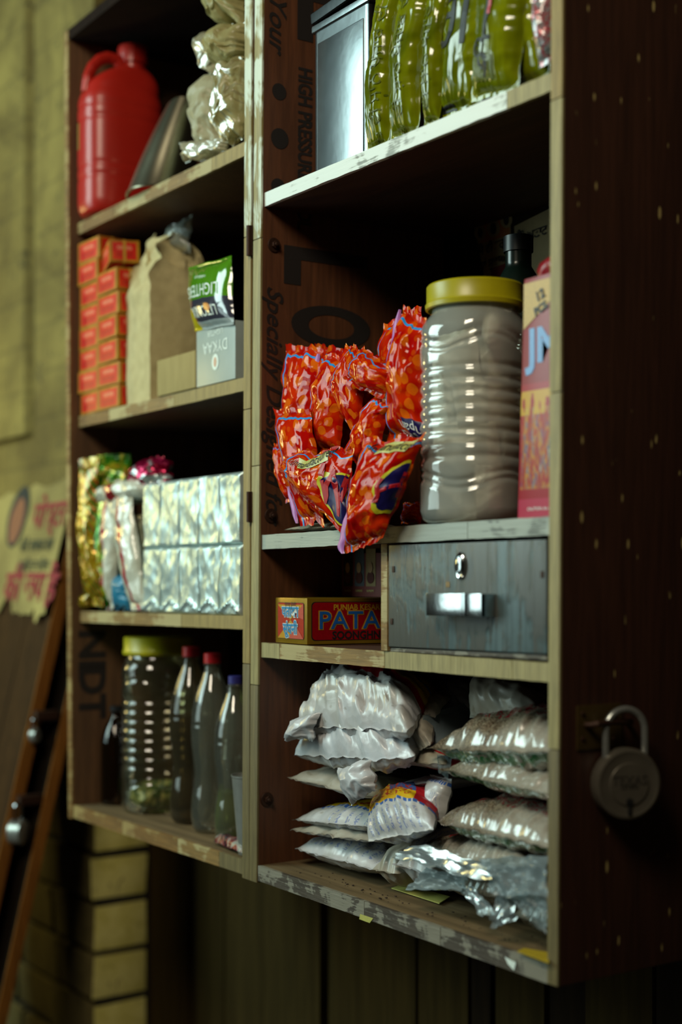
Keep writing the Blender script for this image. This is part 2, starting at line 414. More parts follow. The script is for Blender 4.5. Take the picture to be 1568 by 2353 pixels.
shelf(cr, C1(ZN), D0(ZN), .005, -.0928, -.093, .022, [jx(636, 0, 0), jx(877, 0, 0), jx(1170, 0, 0)], [M_edgeR, M_strip, M_edgeR])
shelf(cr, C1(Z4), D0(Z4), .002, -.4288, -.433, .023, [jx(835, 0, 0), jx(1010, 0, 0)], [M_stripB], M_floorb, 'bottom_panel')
# hinges in the gap, bolts on the inner wall
gx = (B1(0) + C0(0)) / 2
for ya, yb in ((519, 588), (1130, 1200)):
    za, zb = W(577, ya).z, W(577, yb).z
    h = B(); h.lathe([(.0035, zb), (.0035, za)], 12, (gx + .001, -.0035, 0)); h.box(gx - .004, gx + .006, -.002, .001, zb, za)
    h.build('hinge', M_rust, cr)
for px, py in ((625, 565), (622, 1185), (617, 1838)):
    p = WX(px, py, C1(0) + .0006); p.x = C1(p.z)
    M = Matrix.Translation(p) @ Matrix.Rotation(PI / 2, 4, 'Y')
    b = B(); b.lathe([(.011, 0), (.011, .0015), (.0105, .002)], 24, M=M); b.lathe([(.0058, .001), (.0058, .0052), (.0045, .0062)], 6, M=M)
    b.lathe([(.0030, .005), (.0030, .0095), (.002, .0102)], 12, M=M)
    b.build('bolt', M_rust, cr)
# stencilled crate lettering on the inner left wall of the right cupboard
side_c = [o for o in cr.children if o.name.startswith('side_panel')][0]
def wallfn(px, py, f=C1):
    p = WX(px, py, f(0)); o = V((f(p.z) + .0007, p.y, p.z))
    return lambda x, y: V((f(o.z - x) + .0007, o.y + y, o.z - x))
S = lambda s, px, py, size, **k: letters(s, size, M_sten, wallfn(px, py), side_c, **k)
S('Specially Designed for', 626, 930, .040, shear=.35, bold=.0006, sx=1.0)
S('for Your', 628, 10, .042, shear=.35, bold=.0006)
S('HIGH PRESSURE TOOL', 692, 345, .034, bold=.0012, sx=.72)
for px, py, r in ((634, 215, .0125), (636, 322, .0155), (633, 432, .0125)):
    fn = wallfn(px, py); b = B(); b.keepn = True
    b.add([fn(0, 0)] + [fn(r * math.cos(a / 16 * PI), r * 1.0 * math.sin(a / 16 * PI)) for a in range(32)], [[0, 1 + i, 1 + (i + 1) % 32] for i in range(32)])
    b.build('ink_dot', M_sten, side_c, smooth=False)
S('L', 735, 615, .21, bold=.006, sx=.6)
S('O', 748, 752, .19, bold=.007, sx=.42)
S('E', 760, 40, .21, bold=.005, sx=1.0)
side_a = [o for o in cl.children if o.name.startswith('side_panel')][0]
SA = lambda s, px, py, size, **k: letters(s, size, M_sten, wallfn(px, py, A1), side_a, **k)
SA('NI', 208, 1492, .075, bold=.003); SA('DT', 208, 1590, .075, bold=.003)
# circular crate print on the back board of the left cupboard
bk_l = [o for o in cl.children if o.name.startswith('back_panel')][0]
M_red_print = plain('faded_red_print', '4A1710', .8)
pc = W(540, 1010, DP - .0125)
for r0, r1 in ((.052, .055), (.085, .089)):
    b = B(); b.keepn = True
    b.grid(lambda u, v: pc + V((math.cos(u * 2 * PI), 0, math.sin(u * 2 * PI))) * (r0 + (r1 - r0) * v), 40, 1); b.build('crate_print', M_red_print, bk_l, smooth=False)
letters('AB', .04, M_red_print, plane_fn(pc + V((0, 0, -.045)), (1, 0, 0), (0, 0, 1)), bk_l)

# ---- drawer and its housing
def quad3(pts, Y, y1):                     # front rectangle from pixels, pushed back to depth y1
    f = [W(x, y, Y) for x, y in pts]       # BL, BR, TR, TL
    return [f[0], f[1], V((f[1].x, y1, f[1].z)), V((f[0].x, y1, f[0].z)), f[3], f[2], V((f[2].x, y1, f[2].z)), V((f[3].x, y1, f[3].z))]
B().hexa(quad3([(876, 1494), (890, 1496), (890, 1250), (876, 1250)], .002, .34)).build('drawer_partition', M_strip, cr, bevel=.001)
B().hexa(quad3([(891, 1497), (1257, 1517), (1257, 1506), (891, 1488)], .006, .34)).build('drawer_runner', M_stripB, cr, bevel=.001)
dr = B().hexa(quad3([(893, 1486), (1256.5, 1503), (1255.6, 1239.5), (893, 1253)], .003, .021)).build('drawer', M_drawer, cr, bevel=.0022)
xa, xb = W(893, 1400, .02).x + .004, W(1256, 1400, .02).x - .004
zl, zh = -.082, .035
b = B(); b.box(xa, xa + .01, .021, .32, zl, zh); b.box(xb - .01, xb, .021, .32, zl, zh); b.box(xa, xb, .31, .32, zl, zh); b.box(xa, xb, .021, .32, zl, zl + .006)
b.build('drawer_box', M_shelf, dr)
yf = -.019
hl, hm, hr_ = W(980, 1390, yf).x, W(1066, 1390, yf).x, W(1107, 1390, yf).x
hz0, hz1 = W(1040, 1416, yf).z, W(1040, 1364, yf).z
b = B(); b.box(hl, hm, yf, yf + .006, hz0, hz1); b.box(hm - .001, hm + .004, yf - .0022, yf + .006, hz0 - .0005, hz1 + .0005)
b.box(hm + .003, hr_, yf - .0006, yf + .006, hz0, hz1)
b.box(hr_ - .003, hr_, yf, .003, hz0, hz1); b.box(hl + .012, hl + .017, yf + .004, .003, hz0 + .004, hz1 - .004)
b.build('handle', M_chrome, dr, bevel=.0008)
p = W(1060, 1300, .0022)
M = Matrix.Translation(p) @ Matrix.Rotation(PI / 2, 4, 'X')
sc_ = Matrix.Diagonal((.78, 1.35, 1, 1))
b = B(); b.lathe([(.0125, 0), (.0125, .002), (.011, .0035), (.0095, .0028), (.0080, .0028), (.0072, .0042), (.0055, .0046)], 36, M=M @ sc_)
b.build('lock_plate', M_chrome, dr)
b = B(); b.lathe([(.0017, .0044), (.0017, .0050)], 16, c=(0, 0, .0018), M=M); q = p + V((0, -.0051, -.0022))
b.box(q.x - .0008, q.x + .0008, q.y, q.y + .001, q.z - .0035, q.z + .003); b.build('keyhole', M_black, dr)
for px, py in ((905, 1308), (901, 1428), (1247, 1320)):
    q = W(px, py, .0027); B().box(q.x - .0025, q.x + .0025, q.y - .0008, q.y, q.z - .004, q.z + .004).build('nail_patch', M_rust, dr, bevel=.0005)
q = W(1030, 1342, .0029); B().box(q.x - .004, q.x + .004, q.y - .0004, q.y, q.z - .004, q.z + .003).build('paint_chip', M_strip, dr, bevel=.0002)
# ---------------------------------------------------------------- bags and packets
def nz(p, o=1): return noise.noise(p) + (.5 * noise.noise(p * 2.13) if o > 1 else 0) + (.25 * noise.noise(p * 4.4) if o > 2 else 0)
class Bag:
    """a sealed packet: corners TL, TR, BR, BL in the world (TL->TR is u, bottom->top is v), filled to thickness th"""
    def __init__(s, c, th, seed=0, wr=.25, seal=(.06, .06), sides=.0, flat=.5, crumple=.3, edge=.012, post=None, fill=.55, bend=None, back=.6, rip=6, lift=None):
        s.c = [V(p) for p in c]; s.th = th; s.sd = seed; s.wr = wr; s.seal = seal; s.sides = sides; s.crumple = crumple
        s.edge = edge; s.post = post; s.fill = fill; s.back = back; s.rip = rip; s.bend = bend; s.lift = lift
        tl, tr, br, bl = s.c
        s.r = ((tr - tl) + (br - bl)).normalized(); s.up = ((tl - bl) + (tr - br)).normalized()
        s.N = s.r.cross(s.up).normalized(); s.w = ((tr - tl).length + (br - bl).length) / 2; s.h = ((tl - bl).length + (tr - br).length) / 2
    def base(s, u, v):
        tl, tr, br, bl = s.c
        p = (bl * (1 - u) + br * u) * (1 - v) + (tl * (1 - u) + tr * u) * v
        k = s.edge
        if k:
            m = min(s.w, s.h)
            p = p + s.r * nz(V((v * 3.5, u * 1.1, s.sd)), 3) * k * .6 * (m / .1) ** .5 + s.up * nz(V((u * 3.5, v * 1.1, s.sd + 7)), 3) * k * .5 * (m / .1) ** .5
        if s.bend: p = p + s.N * s.bend(u, v)
        return p
    def prof(s, u, v):
        a = max(0., min(u - s.sides, 1 - s.sides - u)) / (.5 - s.sides); a = min(1, a)
        lo, hi = s.seal
        b = max(0., min((v - lo) / (.5 - lo), (1 - hi - v) / (.5 - hi))); b = min(1, b)
        f = (1 - (1 - a) ** 2.2) ** s.fill; g = (1 - (1 - b) ** 2.2) ** s.fill
        return f * g, a, b
    def __call__(s, u, v, side=1, off=0.):
        k, a, b = s.prof(u, v)
        q = V((u * s.w, v * s.h, 0)) * (1 / .1)
        pinch = math.exp(-b * 3.2) * s.wr
        w = pinch * nz(V((u * s.w / .1 * s.rip, v * s.h / .1 * .8, s.sd + 3)), 2) * .5
        pin2 = math.exp(-a * 4.) * s.wr
        w += pin2 * nz(V((u * s.w / .1 * .8, v * s.h / .1 * s.rip * .8, s.sd + 5)), 2) * .4
        cr = (1 - 2.2 * abs(nz(q * 2.3 + V((s.sd, 0, side * 9)), 1))) * .55 + (1 - 2 * abs(nz(q * 4.6 + V((s.sd, 4, side * 9)), 1))) * .28
        h = s.th / 2 * k
        d = h * (1 + w * .9 + s.crumple * cr * .30) + s.crumple * .0022 * cr * min(1, k * 3)
        rip = nz(V((u * s.w * 55, v * s.h * 30, s.sd + 11)), 2) * .0016 * (1 - k) * (s.wr + s.crumple)
        p = s.base(u, v)
        if side > 0: p = p + s.N * (d * (2 - s.back) + rip + off)
        else: p = p - s.N * (d * s.back - rip - off * 0 - .0004)
        if s.lift: p = s.lift(p, u, v, side)
        return s.post(p) if s.post else p
    def mesh(s, name, m, parent=None, n=(44, 44), **kw):
        b = B(); b.grid(lambda u, v: s(u, v, 1), *n); b.grid(lambda u, v: s(u, v, -1), *n, flip=True)
        o = b.build(name, m, parent, merge=.0001, sharp=70, **kw); return o
    def fn(s, u0, v0, ang=0., off=.0012, side=1):
        ca, sa = math.cos(ang), math.sin(ang)
        return lambda x, y: s(min(.999, max(.001, u0 + (x * ca - y * sa) / s.w)), min(.999, max(.001, v0 + (x * sa + y * ca) / s.h)), side, off)
def cpx(pts, Y):                            # four pixel corners (x, y[, Y]) -> world
    return [W(p[0], p[1], p[2] if len(p) > 2 else Y) for p in pts]

# printed film: orange-red with round spots, blue line along the edges, lilac reverse
def red_film(name, seedv=0., blue=.15, lilac=True):
    g = G(name); x, y, uv = uvxy(g); g_geo = g.n('NewGeometry')
    mp = g.n('Mapping', {0: uv}); mp.inputs['Scale'].default_value = (1, 1.7, 1); mp.inputs['Location'].default_value = (seedv, seedv * .7, 0)
    vo = g.n('TexVoronoi', {'Vector': mp.outputs[0], 'Scale': 3.6, 'Randomness': .9}, voronoi_dimensions='2D')
    spot = g.ramp(vo.outputs[0], [(.27, 1.), (.285, 0.)])
    vo2 = g.n('TexVoronoi', {'Vector': mp.outputs[0], 'Scale': 6.5}, voronoi_dimensions='2D')
    spot2 = g.ramp(vo2.outputs[0], [(.24, 1.), (.26, 0.)])
    n = g.noise(mp.outputs[0], 3, 2)
    base = g.mix(g.ramp(n, [(.4, 0.), (.65, 1.)]), 'A80A05', 'C62A04')
    base = g.mix(g.math('MULTIPLY', spot2, .32), base, 'D8600A'); base = g.mix(g.math('MULTIPLY', spot, .55), base, 'E07410')
    a = g.math('MULTIPLY', g.math('GREATER_THAN', x, blue), g.math('LESS_THAN', x, blue + .03))
    t = g.math('MULTIPLY', g.math('MULTIPLY', g.math('GREATER_THAN', y, .90), g.math('LESS_THAN', y, .918)), g.math('GREATER_THAN', x, blue))
    ln = g.math('MAXIMUM', a, t)
    base = g.mix(g.math('MULTIPLY', ln, g.math('LESS_THAN', y, .918)), base, '2B8FD6')
    return g.fin(base, .09, 0, crumple(g, 30, .34, .003), Specular_IOR_Level=.20)
M_red = [red_film('red_spotted_film', i * 1.7) for i in range(4)]
M_lil = plain('lilac_film_reverse', 'B070B8', .35, 0, .3, 60)
M_navy = plain('navy_print', '17104E', .3); M_yel = plain('yellow_print', 'C9C52A', .3); M_yell = plain('pale_yellow_label', 'B9B866', .35)
M_blackp = plain('black_print', '10100E', .5); M_white = plain('white_print', 'D8D8D0', .5); M_redp = plain('red_print', 'B0101C', .4)
M_blue = plain('blue_print', '2848A8', .45)
def patch(bag, pts, m, parent, name='printed_label', off=.0012):     # flat print: polygon in (u,v) of a bag, fan with subdivision
    b = B(); b.keepn = True; c = (sum(p[0] for p in pts) / len(pts), sum(p[1] for p in pts) / len(pts)); n = 7; vs = []; fs = []
    m_ = len(pts) * 4; ring = []
    for i in range(len(pts)):
        p, q = pts[i], pts[(i + 1) % len(pts)]
        for k in range(4): ring.append((p[0] + (q[0] - p[0]) * k / 4, p[1] + (q[1] - p[1]) * k / 4))
    cl_ = lambda t: min(.995, max(.005, t))
    for j in range(n + 1):
        for (a, e) in ring: vs.append(bag(cl_(c[0] + (a - c[0]) * j / n), cl_(c[1] + (e - c[1]) * j / n), 1, off))
    for j in range(n):
        for i in range(m_):
            k = (i + 1) % m_; fs.append([j * m_ + i, (j + 1) * m_ + i, (j + 1) * m_ + k, j * m_ + k])
    b.add(vs, fs); return b.build(name, m, parent, smooth=True)
def ell(cu, cv, a, b, n=16): return [(cu + a * math.cos(2 * PI * i / n), cv + b * math.sin(2 * PI * i / n)) for i in range(n)]

GR = 'crumpled red snack packets on the middle shelf'
def redbag(corners, Y, th, seed, label, m=0, lil=None, **k):
    th *= .62
    kw = dict(wr=.75, crumple=.75, seal=(.07, .05), edge=.016); kw.update(k)
    bg = Bag(cpx(corners, Y), th, seed, **kw)
    o = tag(bg.mesh('snack_packet', M_red[m], n=(46, 60)), label, 'snack packet', GR)
    if lil:                                 # the folded-over reverse along one edge
        v0, v1, w_, sgn = lil
        b = B()
        def ff(u, v, s=0):
            vv = v0 + (v1 - v0) * v; e = 0.012 if sgn < 0 else .988
            p = bg.base(e, vv); wd = w_ * math.sin(PI * min(1, max(0.03, v * .97 + .02))) ** .5
            return p + bg.r * sgn * wd * (u - .15) + bg.N * (.004 + .010 * u * (1 - u) + s)
        b.grid(ff, 8, 24); b.grid(lambda u, v: ff(u, v, -.0005), 8, 24, True)
        q = b.build('lilac_reverse', M_lil, o, merge=.00001, sharp=80); q['label'] = 'lilac reverse side folded out'
    return bg, o
# back row
redbag([(724, 790), (810, 800), (812, 1065), (724, 1050)], .080, .05, 21, 'upright red packet behind the others at the far left', 1)
redbag([(880, 745), (972, 700), (970, 1000), (880, 1000)], .12, .05, 25, 'dark red packet at the very back behind the tallest one', 2)
bgA, oA = redbag([(656, 792), (752, 798), (728, 1072), (656, 1060)], .035, .042, 3, 'red packet standing upright left of the lilac flap', 0)
bgB, oB = redbag([(742, 812), (800, 818), (782, 1050), (700, 1042)], .035, .04, 5, 'red packet standing with a lilac strip along its left edge', 3, (.02, .98, .030, -1))
bgC, oC = redbag([(796, 790), (838, 800), (834, 1040), (762, 905)], .03, .035, 8, 'narrow twisted red packet in the middle of the heap', 2)
redbag([(820, 800), (900, 830), (884, 1000), (790, 980)], .06, .05, 44, 'deep red packet behind the twisted narrow packet', 0)
bgD, oD = redbag([(832, 800), (908, 850), (878, 922), (790, 868)], .00, .035, 13, 'small folded red packet end leaning right above the heap', 1, seal=(.12, .04))
bgE, oE = redbag([(872, 905), (905, 925), (850, 1072), (783, 1052)], .008, .03, 15, 'slim red packet slanting down below the folded packet end', 2, blue=.1) if False else redbag([(862, 905), (905, 925), (850, 1072), (783, 1052)], .008, .03, 15, 'slim red packet slanting down below the folded packet end', 2)
bgF, oF = redbag([(928, 702), (982, 735), (985, 1030), (888, 1012)], .02, .055, 17, 'tallest red packet standing beside the big jar', 3, (.16, .96, .020, -1), edge=.014)
# lower, front row
bgG, oG = redbag([(628, 940), (716, 938), (745, 1205), (690, 1205)], .012, .035, 19, 'long red packet bending down at the left front of the heap', 0, (.02, .34, .014, -1))
redbag([(630, 1020), (646, 1018), (672, 1150), (656, 1155)], .016, .02, 60, 'thin dark red packet edge against the left wall', 1)
bgH, oH = redbag([(672, 1042), (812, 1030), (800, 1238), (640, 1085)], -.012, .035, 29, 'red packet with a pale yellow tab hanging over the shelf edge', 1, seal=(.05, .05), crumple=1.0)
bgI, oI = redbag([(838, 1010), (978, 1005), (880, 1240), (796, 1272)], -.022, .05, 31, 'large glossy red packet hanging lowest over the shelf edge', 3, (.00, .42, .022, -1), crumple=1.0)
redbag([(930, 1155), (975, 1150), (968, 1200), (925, 1205)], .03, .02, 66, 'small dark red packet corner at the foot of the jar', 2)
patch(bgH, [(.28, .84), (.72, .93), (.74, .80), (.36, .66)], M_yell, oH)
letters('Unmanufactured', .0165, M_ink, bgH.fn(.50, .81, .18, .002), oH, sub=.004, sx=.9)
patch(bgH, ell(.93, .42, .24, .30), M_yel, oH, 'printed_oval', .0012); patch(bgH, ell(.95, .42, .21, .27), M_navy, oH, 'printed_oval', .0020)
letters('W', .06, M_redp, bgH.fn(.86, .46, 0, .0028), oH, bold=.002, sub=.006)
patch(bgI, [(.42, .975), (.93, .965), (.88, .87), (.40, .87)], M_yell, oI)
letters('Unmanufacturer', .0165, M_ink, bgI.fn(.66, .925, 0, .002), oI, sub=.004, sx=.9)
patch(bgI, ell(.98, .50, .28, .26), M_yel, oI, 'printed_oval', .0012); patch(bgI, ell(1.0, .50, .25, .23), M_navy, oI, 'printed_oval', .0020)
letters('H', .055, M_redp, bgI.fn(.90, .50, 0, .0028), oI, bold=.001, sub=.006)
patch(bgF, [(.60, .20), (.98, .22), (.98, .02), (.60, .02)], M_navy, oF)
letters('unpan', .018, M_white, bgF.fn(.80, .14, PI, .002), oF, sub=.004); letters('uurutnu', .016, M_white, bgF.fn(.80, .07, PI, .002), oF, sub=.004)

# folded sheets of newspaper under the red packets
g = G('newsprint'); c = g.co(sc=(1, 1, 1)); n = g.noise(c, 40, 3); st = g.math('GREATER_THAN', g.math('FRACT', g.math('MULTIPLY', g.sep(c)[0], 160.)), .55)
M_news = g.fin(g.mix(g.math('MULTIPLY', st, g.ramp(n, [(.45, 0.), (.55, .6)])), '9F9A84', '4A463C'), .85, 0, g.bump(n, .4, .002))
bg = Bag([WP(796, ZM + .004, .14), WP(930, ZM + .004, .14), WP(800, ZM + .004, .014), WP(652, ZM + .004, .022)], .014, 4, wr=.3, crumple=.4, seal=(0, 0), edge=.01)
tag(bg.mesh('newspaper', M_news, n=(30, 20)), 'folded newspaper lying under the red packets on the shelf', 'newspaper')
# ---------------------------------------------------------------- jars, bottles, cans
M_ylid = plain('yellow_plastic_lid', 'A8A010', .35, 0, .05, 40)
M_pet = film('clear_pet', (.93, .94, .88), .40, .08, .25, 18, .002, 2.0, 'E4EAE2')
M_petb = film('clear_bottle_pet', (.93, .94, .88), .10, .06, .25, 18, .002, 1.6, 'C8CCB8')
M_petd = film('clear_pet_dusty', (.90, .88, .74), .06, .07, .25, 18, .002, 1.3, 'A8A484')
def jar(center, z0, h, R, label, mat, neckz=.88, mlid=None, lidr=.97, ribs=8, sq=.0, name='plastic_jar', rot=0.):
    e = empty(name, (center[0], center[1], z0), label, 'jar')
    def rf(a, r, z):
        t = z / h
        if .05 < t < .84:
            for k in range(ribs):
                zc = .26 + .36 * k / (ribs - 1); d = (t - zc) / .011; r -= R * .040 * math.exp(-d * d)
            for zc, am, ph in ((.155, .022, 0), (.185, .022, 0), (.715, .026, 1.1), (.745, .026, 1.1)):
                d = (t - zc - am * math.sin(3 * (a + rot) + ph)) / .010; r -= R * .045 * math.exp(-d * d)
        r *= 1 + .03 * math.cos(4 * (a + rot)) * (1 if t < .84 else 0)
        return r, z
    pr = [(R * .55, 0), (R * .86, 0.0), (R * .95, h * .015), (R, h * .05)] + [(R, h * (.05 + .71 * i / 90)) for i in range(1, 91)]
    pr += [(R * (.995 - .0), h * .775), (R * .965, h * .80), (R * .90, h * .825), (R * .84, h * .845), (R * .81, h * .86), (R * .81, h * .93)]
    B().lathe(pr, 72, (center[0], center[1], z0), rf, cap=(1, 0)).build('jar_body', mat, e, sharp=75)
    lz = z0 + h * .868; lr = R * .90; lh = h * .10
    lp = [(lr * .97, lz), (lr * 1.02, lz + .001), (lr * 1.03, lz + lh * .2), (lr * 1.0, lz + lh * .3), (lr, lz + lh * .93), (lr * .97, lz + lh), (lr * .4, lz + lh), (.001, lz + lh)]
    B().lathe(lp, 64, (center[0], center[1], 0), cap=(0, 0)).build('lid', mlid or M_ylid, e)
    return e
# the big jar in the right cupboard
jc = W(1092, 1300, .062); jz = ZM + .001
jr = jar((jc.x, jc.y), jz, .312, .0685, 'large clear ribbed jar with yellow lid, full of pale packets', M_pet, rot=.5)
g = G('pale_packets'); c = g.co(); n = g.noise(c, 14, 3, 1.5)
M_pale = g.fin(g.mix(g.ramp(n, [(.4, 0.), (.6, 1.)]), 'C8C4B6', 'F2F2EA'), .35, 0, crumple(g, 22, .7, .006), Coat_Weight=.3)
rr = random.Random(3)
for i in range(9):
    zc = jz + .012 + .245 * (i // 2) / 4.6; a = i * 2.4 + .4
    cx_, cy_ = jc.x + .024 * math.cos(a), jc.y + .024 * math.sin(a)
    t = V((-math.sin(a), math.cos(a), 0)); up = (V((math.cos(a) * .25 * rr.uniform(-1, 1), math.sin(a) * .2, 1))).normalized(); c0 = V((cx_, cy_, zc + .03))
    hw, hh = .043, .040 if i < 8 else .03
    cc = [c0 - t * hw + up * hh, c0 + t * hw + up * hh, c0 + t * hw - up * hh, c0 - t * hw - up * hh]
    if i == 8: cc = [p + V((0, 0, -.01)) for p in cc]
    bg = Bag(cc, .040, 90 + i, wr=.8, crumple=.8, seal=(.05, .05), edge=.004)
    tag(bg.mesh('pale_packet', M_pale, n=(22, 22)), 'pale packet pressed together with others inside the big jar', 'packet', 'pale packets inside the big jar')
# the jar low in the left cupboard
lc = W(364, 1600, .115); lz0 = ZBT + .001
jar((lc.x, lc.y), lz0, .335, .0715, 'dusty clear jar with yellow lid, greenish packets at its bottom', M_petd, rot=1.2)
g = G('green_packets'); c = g.co(); n = g.noise(c, 40, 3, 1)
M_grn = g.fin(g.mix(g.ramp(n, [(.42, 0.), (.58, 1.)]), '3F5A2A', 'A9A66A'), .3, 0, crumple(g, 40, .6, .004))
for i in range(5):
    a = i * 2 * PI / 5 + .3; c0 = V((lc.x + .032 * math.cos(a), lc.y + .032 * math.sin(a), lz0 + .028)); t = V((-math.sin(a), math.cos(a), 0)) * .026; up = V((math.cos(a) * .3, math.sin(a) * .3, .9)) * .024
    bg = Bag([c0 - t + up, c0 + t + up, c0 + t - up, c0 - t - up], .026, 120 + i, wr=.8, crumple=.8, edge=.003)
    tag(bg.mesh('green_packet', M_grn, n=(18, 18)), 'small greenish packet at the bottom of the dusty jar', 'packet', 'greenish packets in the dusty jar')

def bottle(px, Y, z0, h, R, label, capm, mat, cola=True, name='plastic_bottle', fill=None, cat='bottle', capw=1.0):
    c = W(px, 1400, Y) if px > 0 else V((px, Y, 0)); e = empty(name, (c.x, c.y, z0), label, cat)
    if cola:
        pr = [(.3, .0), (.62, .0), (.80, .006), (.93, .03), (1, .08), (1, .14), (.95, .20), (.86, .27), (.84, .32), (.88, .40), (.96, .47), (.985, .48), (.975, .485), (.985, .49), (1, .53), (1, .60), (.985, .605), (1, .61), (.97, .66), (.88, .72), (.74, .78), (.58, .835), (.45, .875), (.38, .905), (.36, .93), (.42, .932), (.42, .94), (.34, .942), (.34, .955)]
    else:
        pr = [(.5, 0), (.92, 0), (1, .02), (1, .62), (.97, .67), (.85, .73), (.70, .80), (.44, .87), (.33, .895), (.33, .95)]
    rf = (lambda a, r, z: (r * (1 - .06 * abs(math.cos(2.5 * a)) * max(0, 1 - z / (h * .08))), z)) if cola else None
    P = [(r * R, z * h) for r, z in pr]; Q = []
    for (r0, z0_), (r1, z1_) in zip(P, P[1:]):
        n = max(1, int(abs(z1_ - z0_) / .005)); Q += [(r0 + (r1 - r0) * i / n, z0_ + (z1_ - z0_) * i / n) for i in range(n)]
    Q.append(P[-1])
    B().lathe(Q, 40, (c.x, c.y, z0), rf, cap=(1, 0)).build('bottle_body', mat, e, sharp=75)
    cr_ = R * .40 * capw
    B().lathe([(cr_, h * .945), (cr_, h * .998), (cr_ * .92, h), (.001, h)], 36, (c.x, c.y, z0), rf=lambda a, r, z: (r * (1 + .02 * math.cos(36 * a)), z), cap=(0, 0)).build('cap', capm, e)
    if fill:
        f, fm = fill
        B().lathe([(r * .95, z) for r, z in Q if z < f * h], 32, (c.x, c.y, z0 + .001)).build('contents', fm, e)
    return e
M_capr = plain('red_cap', 'A8121A', .35); M_capb = plain('blue_cap', '2C2C74', .4); M_capd = plain('dark_cap', '15181A', .4)
M_oil = film('brown_liquid', (.55, .42, .26), .2, .2, 0, 10, .001, .3, '6A5230'); M_yo = film('green_yellow_liquid', (.66, .70, .28), .3, .2, 0, 10, .001, .3, '8A9438')
M_brg = film('brown_glass', (.32, .20, .10), .12, .05, 0, 10, .001, 1.0, '3A2A18'); M_dkg = plain('dark_green_plastic', '0C1A14', .25)
bottle(440, .098, ZBT + .001, .312, .0385, 'curvy clear bottle with red cap next to the yellow-lidded jar', M_capr, M_petd, fill=(.62, M_oil))
bottle(489, .085, ZBT + .001, .305, .0370, 'curvy clear bottle with red cap, second from the jar', M_capr, M_petb)
bottle(541, .075, ZBT + .001, .272, .0350, 'clear bottle with blue cap beside the steel tumbler', M_capb, M_petb, fill=(.30, M_yo), capw=.8)
bottle(-1.322, .080, ZBT + .001, .188, .0300, 'small dark brown glass bottle in the corner behind the jar', M_capd, M_brg, cola=False)
bottle(1192, .215, ZM + .001, .405, .055, 'dark green bottle with black cap behind the big jar', M_capd, M_dkg, cola=False, capw=.92)
tc = W(556, 1700, .020); b = B()
pr = [(.022, 0), (.0225, .003)] + [(.0225 + .010 * i / 12, .003 + .118 * i / 12) for i in range(1, 13)] + [(.0338, .1225), (.0338, .1245), (.0325, .1245), (.031, .118), (.0215, .004), (.001, .004)]
b.lathe(pr, 48, (tc.x - .001, tc.y + .02, ZBT + .001), cap=(1, 0))
tag(b.build('steel_tumbler', M_steel), 'steel tumbler standing in front of the blue-capped bottle', 'tumbler')
g = G('dark_wrapper'); n = g.noise(g.co(), 30, 2, 1)
M_dwr = g.fin(g.ramp(n, [(.40, '171426'), (.5, '7A1018'), (.58, '8F8F88')]), .3, 0, crumple(g, 50, .6, .004))
cc = [WP(505, ZBT + .008, .05), WP(560, ZBT + .014, .05), WP(560, ZBT + .010, .005), WP(490, ZBT + .008, .022)]
tag(Bag(cc, .014, 77, wr=.6, crumple=.8).mesh('crumpled_wrapper', M_dwr, n=(26, 20)), 'crumpled dark wrapper lying flat on the left cupboard floor', 'wrapper')

# red jerrycan
g = G('red_jerrycan_plastic'); n = g.noise(g.co(), 12, 3); M_can = g.fin(g.mix(n, '9C1510', 'B82A1C'), .33, 0, g.bump(g.noise(g.co(), 60, 2), .08, .001), Subsurface_Weight=.0)
jz0 = .690; jcx = V((-1.298, .078, 0))
can = empty('jerrycan', (jcx.x, jcx.y, jz0), 'red plastic jerrycan with moulded handle at the left end', 'jerrycan')
cw, cdp, ch = .054, .080, .262             # half width, half depth, shoulder height
def sup(a, e=2.9): return (abs(math.cos(a)) ** e + abs(math.sin(a)) ** e) ** (-1 / e)
zs = [0, .004, .012, .024] + [.024 + .212 * i / 56 for i in range(1, 57)]
rot = Matrix.Rotation(.0, 4, 'Z'); pts = []; n_ = 64
prof = []
for z in zs:
    s_ = .86 if z == 0 else .93 if z < .005 else .975 if z < .013 else 1.0
    for zc in (.070, .092, .180, .205): s_ -= .022 * math.exp(-((z - zc) / .0035) ** 2)
    if z > .206: t = (z - .206) / .030; s_ *= 1 - .09 * t * t
    prof.append((s_, z, 0, 0))
for i in range(1, 15):
    t = i / 14; prof.append((.91 - .62 * t ** 1.5, .236 + .060 * t ** .72, .026 * t, 0))
b = B(); m = len(prof)
for s_, z, sx, _ in prof:
    for i in range(n_):
        a = 2 * PI * i / n_; q = sup(a) * s_
        b.v.append(V((cw * q * math.cos(a), cdp * q * math.sin(a) + sx, z)) + can.location)
for k in range(m - 1):
    for i in range(n_): b.f.append([k * n_ + i, k * n_ + (i + 1) % n_, (k + 1) * n_ + (i + 1) % n_, (k + 1) * n_ + i]); b.uv.append([(0, 0)] * 4)
b.f.append(list(range(n_))[::-1]); b.uv.append([(0, 0)] * n_); b.f.append([(m - 1) * n_ + i for i in range(n_)]); b.uv.append([(0, 0)] * n_)
b.build('can_body', M_can, can, sharp=60)
nc = can.location + V((0, .026, 0))
B().lathe([(.024, .285), (.024, .300), (.0285, .302), (.029, .331), (.0275, .335), (.001, .335)], 40, (nc.x, nc.y, jz0), rf=lambda a, r, z: (r * (1 + (.018 * math.cos(24 * a) if z > .301 else 0)), z), cap=(0, 0)).build('cap', M_can, can)
hp = [(.006, .292), (-.010, .306), (-.026, .307), (-.044, .298), (-.058, .282), (-.067, .262), (-.070, .232)]
hp2 = []
